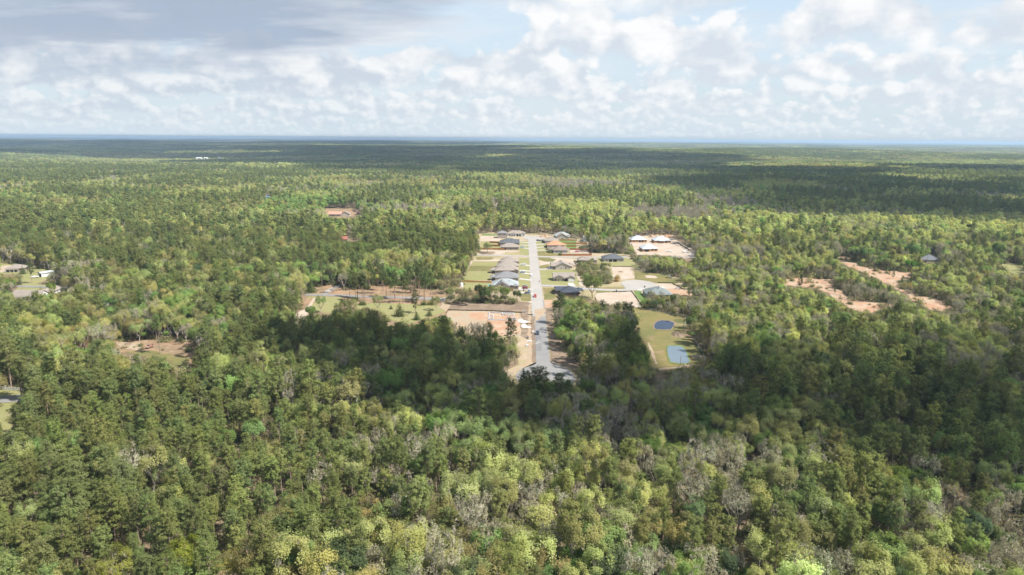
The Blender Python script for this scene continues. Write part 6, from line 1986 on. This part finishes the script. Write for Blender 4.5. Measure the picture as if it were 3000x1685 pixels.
# --- pines along the narrow road
PP = 'tall pines along the narrow road'
PK = [(612, 552, 20, 'pine with a long bare trunk left of the climbing drive'), (812, 472, 22, 'tall dark trunked pine right of the climbing drive'), (752, 592, 14, 'thin pine between the drive and the road'), (957, 640, 16, 'slender pine at the left of the roadside pines'), (1034, 690, 19, 'pine standing at the first road shrub'),
      (1052, 655, 18, 'slim pine behind the first road shrub'), (1114, 668, 19, 'left of three pines at the second road shrub'), (1131, 672, 17, 'middle of three pines at the second road shrub'), (1145, 668, 18, 'right of three pines at the second road shrub'), (1208, 512, 20, 'pine on the straw behind the second road shrub'),
      (1250, 602, 18, 'pine at the far kerb, left part'), (1300, 500, 20, 'pine far back on the straw'), (1362, 602, 17, 'thin pine at the far kerb, centre'), (1375, 560, 20, 'dark trunked pine at the far kerb, centre'), (1410, 648, 18, 'slim pine on the road edge, centre'), (1468, 720, 17, 'pine at the small cedar'),
      (1516, 655, 20, 'stout pine on the near kerb'), (1525, 672, 18, 'pine just right of the stout one'), (1622, 722, 20, 'pine below the road, centre right'), (1662, 708, 18, 'dark pine below the road, centre right'), (1715, 592, 20, 'pine beyond the road, right of centre'), (1780, 545, 22, 'tall pine far back right of centre'),
      (1812, 540, 20, 'neighbour of the tall pine far back'), (1827, 600, 19, 'pine at the far kerb, right part'), (1862, 560, 21, 'thick crowned pine at the far kerb, right part'), (1882, 690, 20, 'pine with a bare trunk before the road end'), (1895, 718, 21, 'twin of the bare trunked pine before the road end'), (1915, 578, 18, 'pine near the road end'), (1965, 640, 18, 'last pine at the road end')]
for k, (x_, y_, h, lb) in enumerate(PK):
    T(('pine_high', 'pine', 'pine_round')[k % 3], R5(x_, y_), h, (.16, .20, .08), lb, PP, w=.82 + .1 * (k % 3), keep=2)
T('pine_low', R5(1775, 842), 15.5, (.15, .17, .08), 'low branched pine standing free on the tan grass')
T('airy', R5(603, 838), 12.5, (.32, .40, .15), 'lone young pale tree on the mown glade')
for x_, y_, h, tn, lb in ((1580, 880, 9, (.16, .18, .08), 'largest cedar on the tan grass'), (1792, 925, 5.5, DARK, 'round dark cedar at the low branched pine'), (1950, 878, 5, (.15, .17, .07), 'cedar near the foundation lot corner'), (1470, 792, 3, DARK, 'smallest cedar below the road'), (482, 582, 9, DEEP, 'dense dark cedar at the left end of the narrow road')):
    shrub(R5(x_, y_), h, tn, lb, 'cedars below the narrow road', True)
for x_, y_, h, tn, lb in ((1028, 692, 3.4, DARK, 'first dark road shrub below the narrow road'), (1115, 738, 3.6, DEEP, 'second road shrub below the narrow road'), (1880, 740, 3.2, DEEP, 'green shrub near the road end'), (1985, 735, 4.2, OLIVE, 'olive shrub near the road end'), (1580, 500, 3.2, DARK, 'dark shrub on the pine straw')):
    shrub(R5(x_, y_), h, tn, lb, 'shrubs below the narrow road')
for kd, x_, y_, h, tn, lb in (('spreading', 2130, 600, 13, TAN, 'broad tan tree at the road end'), ('spreading', 2275, 575, 13, TAN, 'broad pale tan tree near the white tank'), ('airy', 1310, 830, 13, (.38, .40, .18), 'airy pale green tree below the road'), ('leafy', 900, 860, 12, OLIVE, 'olive leafy tree at the shaded edge of the glade'),
                              ('airy', 820, 880, 10, OLIVE, 'small olive tree at the shaded edge of the glade'), ('airy', 1000, 850, 11, PALE, 'pale tree on the shaded edge below the road'), ('airy', 2040, 810, 11, OLIVE, 'thin olive tree below the road end'), ('leafy_dense', 480, 900, 9, GREEN, 'green tree at the sandy track')):
    T(kd, R5(x_, y_), h, tn, lb)
# --- yards on the left
shrub(R6(290, 352), 6.5, DEEP, 'cone shaped evergreen on the lawn of the ranch house', None, True)
T('pine_high', R6(1998, 1352), 21, (.20, .27, .09), 'solitary tall pine by the brown car', w=.8, keep=4)
T('bare', R6(2330, 1230), 13, GREY, 'bare silvery tree right of the brown car')
T('round', R6(985, 1285), 15, (.46, .29, .11), 'big orange gold tree above the red roof', w=1.05, keep=5)
T('leafy', R6(745, 1230), 13, (.24, .36, .07), 'lime green tree left of the orange gold one', keep=4)
T('round', R6(560, 1220), 13, (.38, .33, .13), 'golden olive tree two left of the orange gold one', keep=4)
T('leafy_broad', R6(1320, 1400), 11, (.30, .39, .10), 'lime domed tree at the red roof', keep=5)
T('leafy_broad', R6(110, 590), 12, (.23, .32, .09), 'broad green tree above the long taupe house', keep=5)
T('leafy', R6(640, 610), 10, (.28, .36, .07), 'lime tree at the right end of the long taupe house', keep=4)
T('leafy', R6(50, 800), 12, (.25, .34, .10), 'green tree below the long taupe house at the edge', keep=4)
T('leafy_tall', R6(820, 520), 10, (.40, .40, .08), 'yellow lime tree beside the older road', keep=3)
T('pine_broad', R6(400, 470), 16, (.14, .18, .07), 'leaning trunk pine at the white pickup', keep=3)
T('bare_wide', R6(130, 210), 17, (.42, .38, .32), 'big pale bare tree behind the ranch house', keep=5)
for x_, y_, h, lb in ((960, 492, 17, 'tall pine beside the older road, left one'), (1185, 495, 18, 'tall pine beside the older road, right one'), (1540, 400, 16, 'pine right of the golden bush above the pool')):
    T('pine', R6(x_, y_), h, (.16, .19, .08), lb, keep=3)
T('round', R6(1340, 500), 9, (.42, .40, .14), 'golden bush like tree beside the older road', keep=3)
# --- right hand clearings
T('leafy_broad', R8(1502, 308), 12, (.16, .30, .05), 'vivid round green tree at the clay track', w=1.15, keep=6)
T('pine_low', R8(462, 470), 11, DARK, 'small dark pine on the bright clay scar', keep=3)
T('pine_low', R8(1340, 378), 7, DEEP, 'young pine at the clay bend')
for x_, y_, h, lb in ((1425, 430, 7, 'young pine on the clay track, upper'), (1480, 470, 6, 'young pine on the clay track, middle'), (1610, 540, 6, 'young pine on the clay track, lower'), (1510, 410, 5, 'smallest young pine on the clay track'), (790, 520, 5, 'young pine between the clay clearings')):
    T('pine_low', R8(x_, y_), h, (.19, .23, .09), lb, 'young pines on the clay')
# --- trees one picks out of the near wood
def N(kd, q_, h, tn, lb, w=1.0, keep=4.5):
    T(kd, q_, h, tn, lb, None, w, .72, keep)


N('leafy', (1700, 1470), 15, (.46, .46, .13), 'yellow clumped tree with a dark heart, low in the middle', 1.0, 5)
N('leafy_broad', (2640, 1385), 13, (.30, .41, .09), 'bright lime dome in the shaded wood on the right', 1.0, 5)
N('leafy_dense', (2760, 1355), 13, (.18, .27, .05), 'deep lime tree at the cloud shadow edge on the right')
N('bare', (2345, 1405), 14, (.42, .38, .31), 'pale bare round tree, low right, left one', 1.0, 5)
N('bare_wide', (2672, 1470), 14, (.42, .38, .31), 'wide pale bare tree under the lime dome', 1.15, 5)
N('bare_up', (2785, 1440), 16, (.44, .31, .15), 'bare tree with a rusty top, low right', 1.0, 5)
N('bare', (2525, 1330), 14, (.40, .35, .30), 'grey pink bare tree at the shadow edge, right')
N('bare', (1540, 1345), 14, (.43, .38, .30), 'pale pinkish bare tree in the lower middle', 1.0, 5)
N('bare_wide', (1155, 1395), 15, (.42, .37, .28), 'tan bare tree left of the lower middle')
for k, (q_, lb) in enumerate((((1295, 1255), 'leftmost pale spring green spire of the sunlit row'), ((1345, 1240), 'second pale spring green spire of the sunlit row'), ((1400, 1250), 'third pale spring green spire of the sunlit row'), ((1460, 1270), 'broad pale spring green tree of the sunlit row'), ((1540, 1295), 'pale spring green tree right of the sunlit row'),
                              ((1600, 1285), 'rightmost pale spring green tree of the sunlit row'), ((1380, 1310), 'pale spring green tree below the sunlit row'))):
    N(('narrow', 'upright', 'airy')[k % 3], q_, 18, CYP, lb)
N('leafy_tall', (740, 1245), 15, (.30, .41, .17), 'mint green tree among the left hand pines')
N('leafy_broad', (1020, 1085), 14, (.27, .38, .11), 'bright green tree at the edge of the cloud shade', 1.1, 5)
N('leafy', (1000, 1110), 13, (.36, .46, .15), 'pale lime tree below the bright green one', 1.1, 5)
N('round', (1180, 1160), 15, (.40, .44, .18), 'pale tree below the shaded wood, left of the middle')
N('leafy_tall', (1900, 1290), 15, (.20, .30, .09), 'narrow fresh tree at the right of the sunlit row')
N('leafy', (540, 1600), 14, (.34, .42, .07), 'yellow green tree near the bottom edge on the left')
N('round', (680, 1640), 14, (.42, .36, .10), 'golden tree near the bottom edge on the left')
N('airy', (1120, 1560), 16, (.42, .42, .16), 'soft yellow green tree near the bottom edge, left of the middle', 1.1)
N('narrow', (2030, 1480), 15, (.22, .33, .14), 'cool green spire low on the right of the middle')
N('leafy', (1330, 1445), 12, DARK, 'dark glossy evergreen in the lower middle')
N('leafy_tall', (1190, 1420), 12, DARK, 'dark glossy evergreen left of the lower middle')
N('leafy', (2860, 1520), 14, (.12, .17, .09), 'dark magnolia like tree low on the far right')
N('round', (330, 1640), 14, (.34, .38, .09), 'yellow green tree at the bottom left')


def name_tree(kind, sp, h, tint, note, px, py):
    """words for a tree from its own look and where it stands"""
    r, g, b = tint
    if sp == 'P':
        hue = 'dark green' if g < 0.156 else 'blue green' if r / g < 0.76 else 'olive green' if r / g > 0.87 else 'mid green'
    elif sp == 'D':
        hue = 'dark glossy'
    elif sp == 'L':
        hue = 'bright green' if g > 0.304 else 'fresh green'
    elif sp == 'O':
        hue = 'golden' if g > 0.274 else 'rusty gold'
    elif sp == 'B':
        hue = 'yellow green' if r / g > 0.94 else 'pale green' if g > 0.319 else 'soft green'
    else:
        hue = 'pale grey' if g > 0.281 else 'grey brown'
    size = 'tall' if h > 20 else 'short' if h < 13 else 'middling'
    what = {'pine': 'pine', 'budding': 'budding tree', 'leafy': 'leafy tree', 'bare': 'bare tree'}[kind]
    row = 'at the lower edge' if py > 1540 else 'near the lower edge' if py > 1420 else 'in the sunlit wood' if py > 1290 else 'at the shadow edge' if py > 1150 else 'in the wood'
    col = ('far left' if px < 250 else 'left' if px < 600 else 'inner left' if px < 950 else 'left of centre' if px < 1300 else 'centre' if px < 1700 else 'right of centre' if px < 2050 else 'inner right' if px < 2400 else 'right' if px < 2750 else 'far right')
    return ' '.join(dict.fromkeys(f'{size} {note} {hue}'.split())) + f' {what} {row}, {col}'


GROVES = [(V_CLAY, 55), (V_CLAY2, 90), (V_SUV, 30), ([R2(470, 700), R2(640, 680), R2(900, 760), R2(990, 850), R2(1000, 985), R2(860, 1000), R2(620, 970), R2(480, 860)], 330), ([R2(650, 420), R2(900, 370), R2(1210, 380), R2(1230, 490), R2(1080, 520), R2(850, 525), R2(660, 515)], 520),
          ([R2(1480, 1300), R2(1580, 1235), R2(1900, 1250), R2(2150, 1200), R2(2060, 1330), R2(1600, 1400)], 260), ([R1(40, 1190), R1(500, 1130), R1(1120, 1240), R1(1100, 1290), R1(500, 1290), R1(60, 1290)], 130),
          ([R1(40, 880), R1(280, 860), R1(270, 1000), R1(130, 1050), R1(30, 1000)], 90), ([R5(780, 790), R5(1000, 810), R5(1400, 830), R5(1420, 900), R5(1000, 860), R5(760, 850)], 60)]


def build_forest():
    # --- near wood: candidates over the whole near wedge
    x, y = scatter(118, 720, 4.6)
    dens = vnoise(x, y, 22, 3) * 0.5 + vnoise(x, y, 60, 4) * 0.5
    keep = rng.random(len(x)) < np.clip(0.66 + dens * 0.6, 0, 1)
    x, y = x[keep], y[keep]
    sp = species(x, y)
    kinds = np.array([list(PROTO).index(KIND[s]) for s in SPEC])[sp]
    klist = list(PROTO)
    pi = np.array([rng.integers(0, len(PROTO[klist[k]])) for k in kinds])
    ph = np.array([PROTO[klist[k]][i][0] for k, i in zip(kinds, pi)])
    pc = np.array([PROTO[klist[k]][i][1] for k, i in zip(kinds, pi)])
    u, v, zc = proj(x, y, np.zeros(len(x)))
    sc_ = rng.choice([0.6, 0.8, 0.92, 1.0, 1.08, 1.18], len(x)) * rng.uniform(0.9, 1.1, len(x)) * np.where(vnoise(x, y, 45, 9) > 0.72, 0.8, 1.0)
    sc_ = np.where((u < 1200) & (v > 1100) & (sp == 0), sc_ * 0.95, sc_)
    sc_ = np.where((u > 1950) & (v > 770) & (v < 1010), sc_ * 0.74, sc_)      # lower scrub on the right
    h, cr = ph * sc_, pc * sc_
    ok = clear_of(x, y, h, cr)
    # small trees may fill the rim of a clearing
    sm = ~ok
    sc2 = sc_ * 0.5
    ok2 = clear_of(x, y, h * 0.5, cr * 0.5) & sm & (rng.random(len(x)) < 0.55)
    sc_ = np.where(ok2, sc2, sc_)
    ok |= ok2
    for bx, by, br in KEEP_OUT:
        ok &= np.hypot(x - bx, y - by) > br
    x, y, sp, kinds, pi, sc_ = x[ok], y[ok], sp[ok], kinds[ok], pi[ok], sc_[ok]
    h, cr = ph[ok] * sc_, pc[ok] * sc_
    T = tints(sp, x, y)
    R = rng.uniform(0, 6.283, len(x))
    # the ones that show largest become trees of their own
    uu, vv, zz_ = proj(x, y, h * 0.75)
    size = np.where((uu > 10) & (uu < 2990) & (vv > 0) & (vv < 1680), h / zz_, 0)
    single = np.zeros(len(x), bool)
    limit = {'pine': 250, 'budding': 220, 'leafy': 110, 'bare': 170}
    for k, kn in enumerate(klist):
        idx = np.where((kinds == k) & (size > 0))[0]
        idx = idx[np.argsort(-size[idx])][:limit[kn]]
        single[idx] = True
    ub, vb, _ = proj(x, y, h * 0.75)
    S = np.where(single)[0]
    labs = {q: name_tree(klist[kinds[q]], SPEC[sp[q]], h[q], T[q], PROTO[klist[kinds[q]]][pi[q]][5], ub[q], vb[q]) for q in S}
    for rnd in range(3):                                     # where two would read the same, name the neighbour
        cnt = {}
        for lb in labs.values():
            cnt[lb] = cnt.get(lb, 0) + 1
        for q in S:
            if cnt[labs[q]] > 1 and labs[q].count(' by ') < 1:
                d2 = (x[S] - x[q]) ** 2 + (y[S] - y[q]) ** 2
                d2[(kinds[S] == kinds[q]) | (S == q)] = 1e9
                nb = S[np.argsort(d2)[rnd]]
                labs[q] += ' by a ' + {'pine': 'pine', 'budding': 'budding tree', 'leafy': 'leafy tree', 'bare': 'bare tree'}[klist[kinds[nb]]]
    for q in S:
        kn = klist[kinds[q]]
        lab = labs[q]
        while len(lab.replace(',', ' ').split()) > 16:
            lab = lab.split(' ', 1)[1]
        plant(kn, int(pi[q]), (x[q], y[q], -0.1), float(sc_[q]), float(R[q]), T[q], lab, TREE_GROUP[kn])
    # the rest of the near wood, kind by kind
    for k, kn in enumerate(klist):
        s = (kinds == k) & ~single
        forest({'pine': 'pine_forest', 'budding': 'budding_forest', 'leafy': 'leafy_forest', 'bare': 'bare_forest'}[kn],
               dict(x=x[s], y=y[s], z=np.full(s.sum(), -0.1), i=pi[s], s=sc_[s], r=R[s], t=T[s]), [p_[4] for p_ in PROTO[kn]],
               {'pine': 'dark green pines massed through the middle distance', 'budding': 'pale budding trees massed through the middle distance',
                'leafy': 'fresh leafy trees scattered through the middle distance', 'bare': 'grey bare trees scattered through the middle distance'}[kn])
    # --- undergrowth
    x, y = scatter(118, 720, 3.3)
    k = rng.random(len(x)) < 0.7
    x, y = x[k], y[k]
    ok = clear_of(x, y, np.full(len(x), 1.8), np.full(len(x), 1.2))
    x, y = x[ok], y[ok]
    gx, gy = [], []
    for pl, cnt_ in GROVES:                                  # brush under the free standing groves
        P = [(q.x, q.y) for q in atn(pl)]
        bx, by = rng.uniform(min(q[0] for q in P), max(q[0] for q in P), cnt_), rng.uniform(min(q[1] for q in P), max(q[1] for q in P), cnt_)
        k = inside(P, bx, by)
        gx.append(bx[k])
        gy.append(by[k])
    x, y = np.concatenate([x] + gx), np.concatenate([y] + gy)
    n = len(x)
    pal = np.array([(0.167, 0.182, 0.084), (0.243, 0.228, 0.122), (0.274, 0.228, 0.152), (0.129, 0.152, 0.068)])[rng.integers(0, 4, n)]
    forest('undergrowth', dict(x=x, y=y, z=np.zeros(n), i=rng.integers(0, 3, n), s=rng.uniform(0.5, 1.9, n), r=rng.uniform(0, 6.28, n),
                               t=pal * np.exp(rng.normal(0, 0.2, (n, 1)))), BUSH, 'brushy undergrowth between the trunks of the wood')
    # --- middle distance
    x, y = scatter(720, 2300, 6.1)
    k = rng.random(len(x)) < 0.93
    x, y = x[k], y[k]
    sp = species(x, y)
    meshes, base = [], {}
    for kn in LOW:
        base[kn] = (len(meshes), len(LOW[kn]))
        meshes += [m_[2] for m_ in LOW[kn]]
    hh = np.array([m_[0] for kn in LOW for m_ in LOW[kn]])
    cc = np.array([m_[1] for kn in LOW for m_ in LOW[kn]])
    i = np.array([base[KIND[SPEC[s]]][0] + int(r_ * base[KIND[SPEC[s]]][1]) for s, r_ in zip(sp, rng.random(len(sp)))])
    sc_ = rng.choice([0.65, 0.85, 0.95, 1.05, 1.2], len(x)) * rng.uniform(0.9, 1.1, len(x))
    ok = clear_of(x, y, hh[i] * sc_, cc[i] * sc_)
    x, y, sp, i, sc_ = x[ok], y[ok], sp[ok], i[ok], sc_[ok]
    forest('distant_forest', dict(x=x, y=y, z=terrain_h(x, y) - 0.1, i=i, s=sc_, r=rng.uniform(0, 6.28, len(x)), t=tints(sp, x, y)), meshes,
           'mixed pine and hardwood forest beyond the village')
    # --- far distance
    x1, y1 = scatter(2300, 6200, 23, xk=0.84)
    x2, y2 = scatter(6200, 15500, 62, xk=0.84)
    x, y = np.concatenate([x1, x2]), np.concatenate([y1, y2])
    far = np.arange(len(x)) >= len(x1)
    sp = species(x, y)
    T = tints(sp, x, y)
    n = len(x)
    forest('horizon_forest', dict(x=x, y=y, z=terrain_h(x, y) - 1.0, i=np.where(far, 4 + rng.integers(0, 3, n), rng.integers(0, 4, n)),
                                  s=rng.uniform(0.85, 1.2, n), r=rng.uniform(0, 6.28, n), t=T * 0.95), GROVE + GROVE2,
           'unbroken forest fading blue towards the horizon')


build_forest()
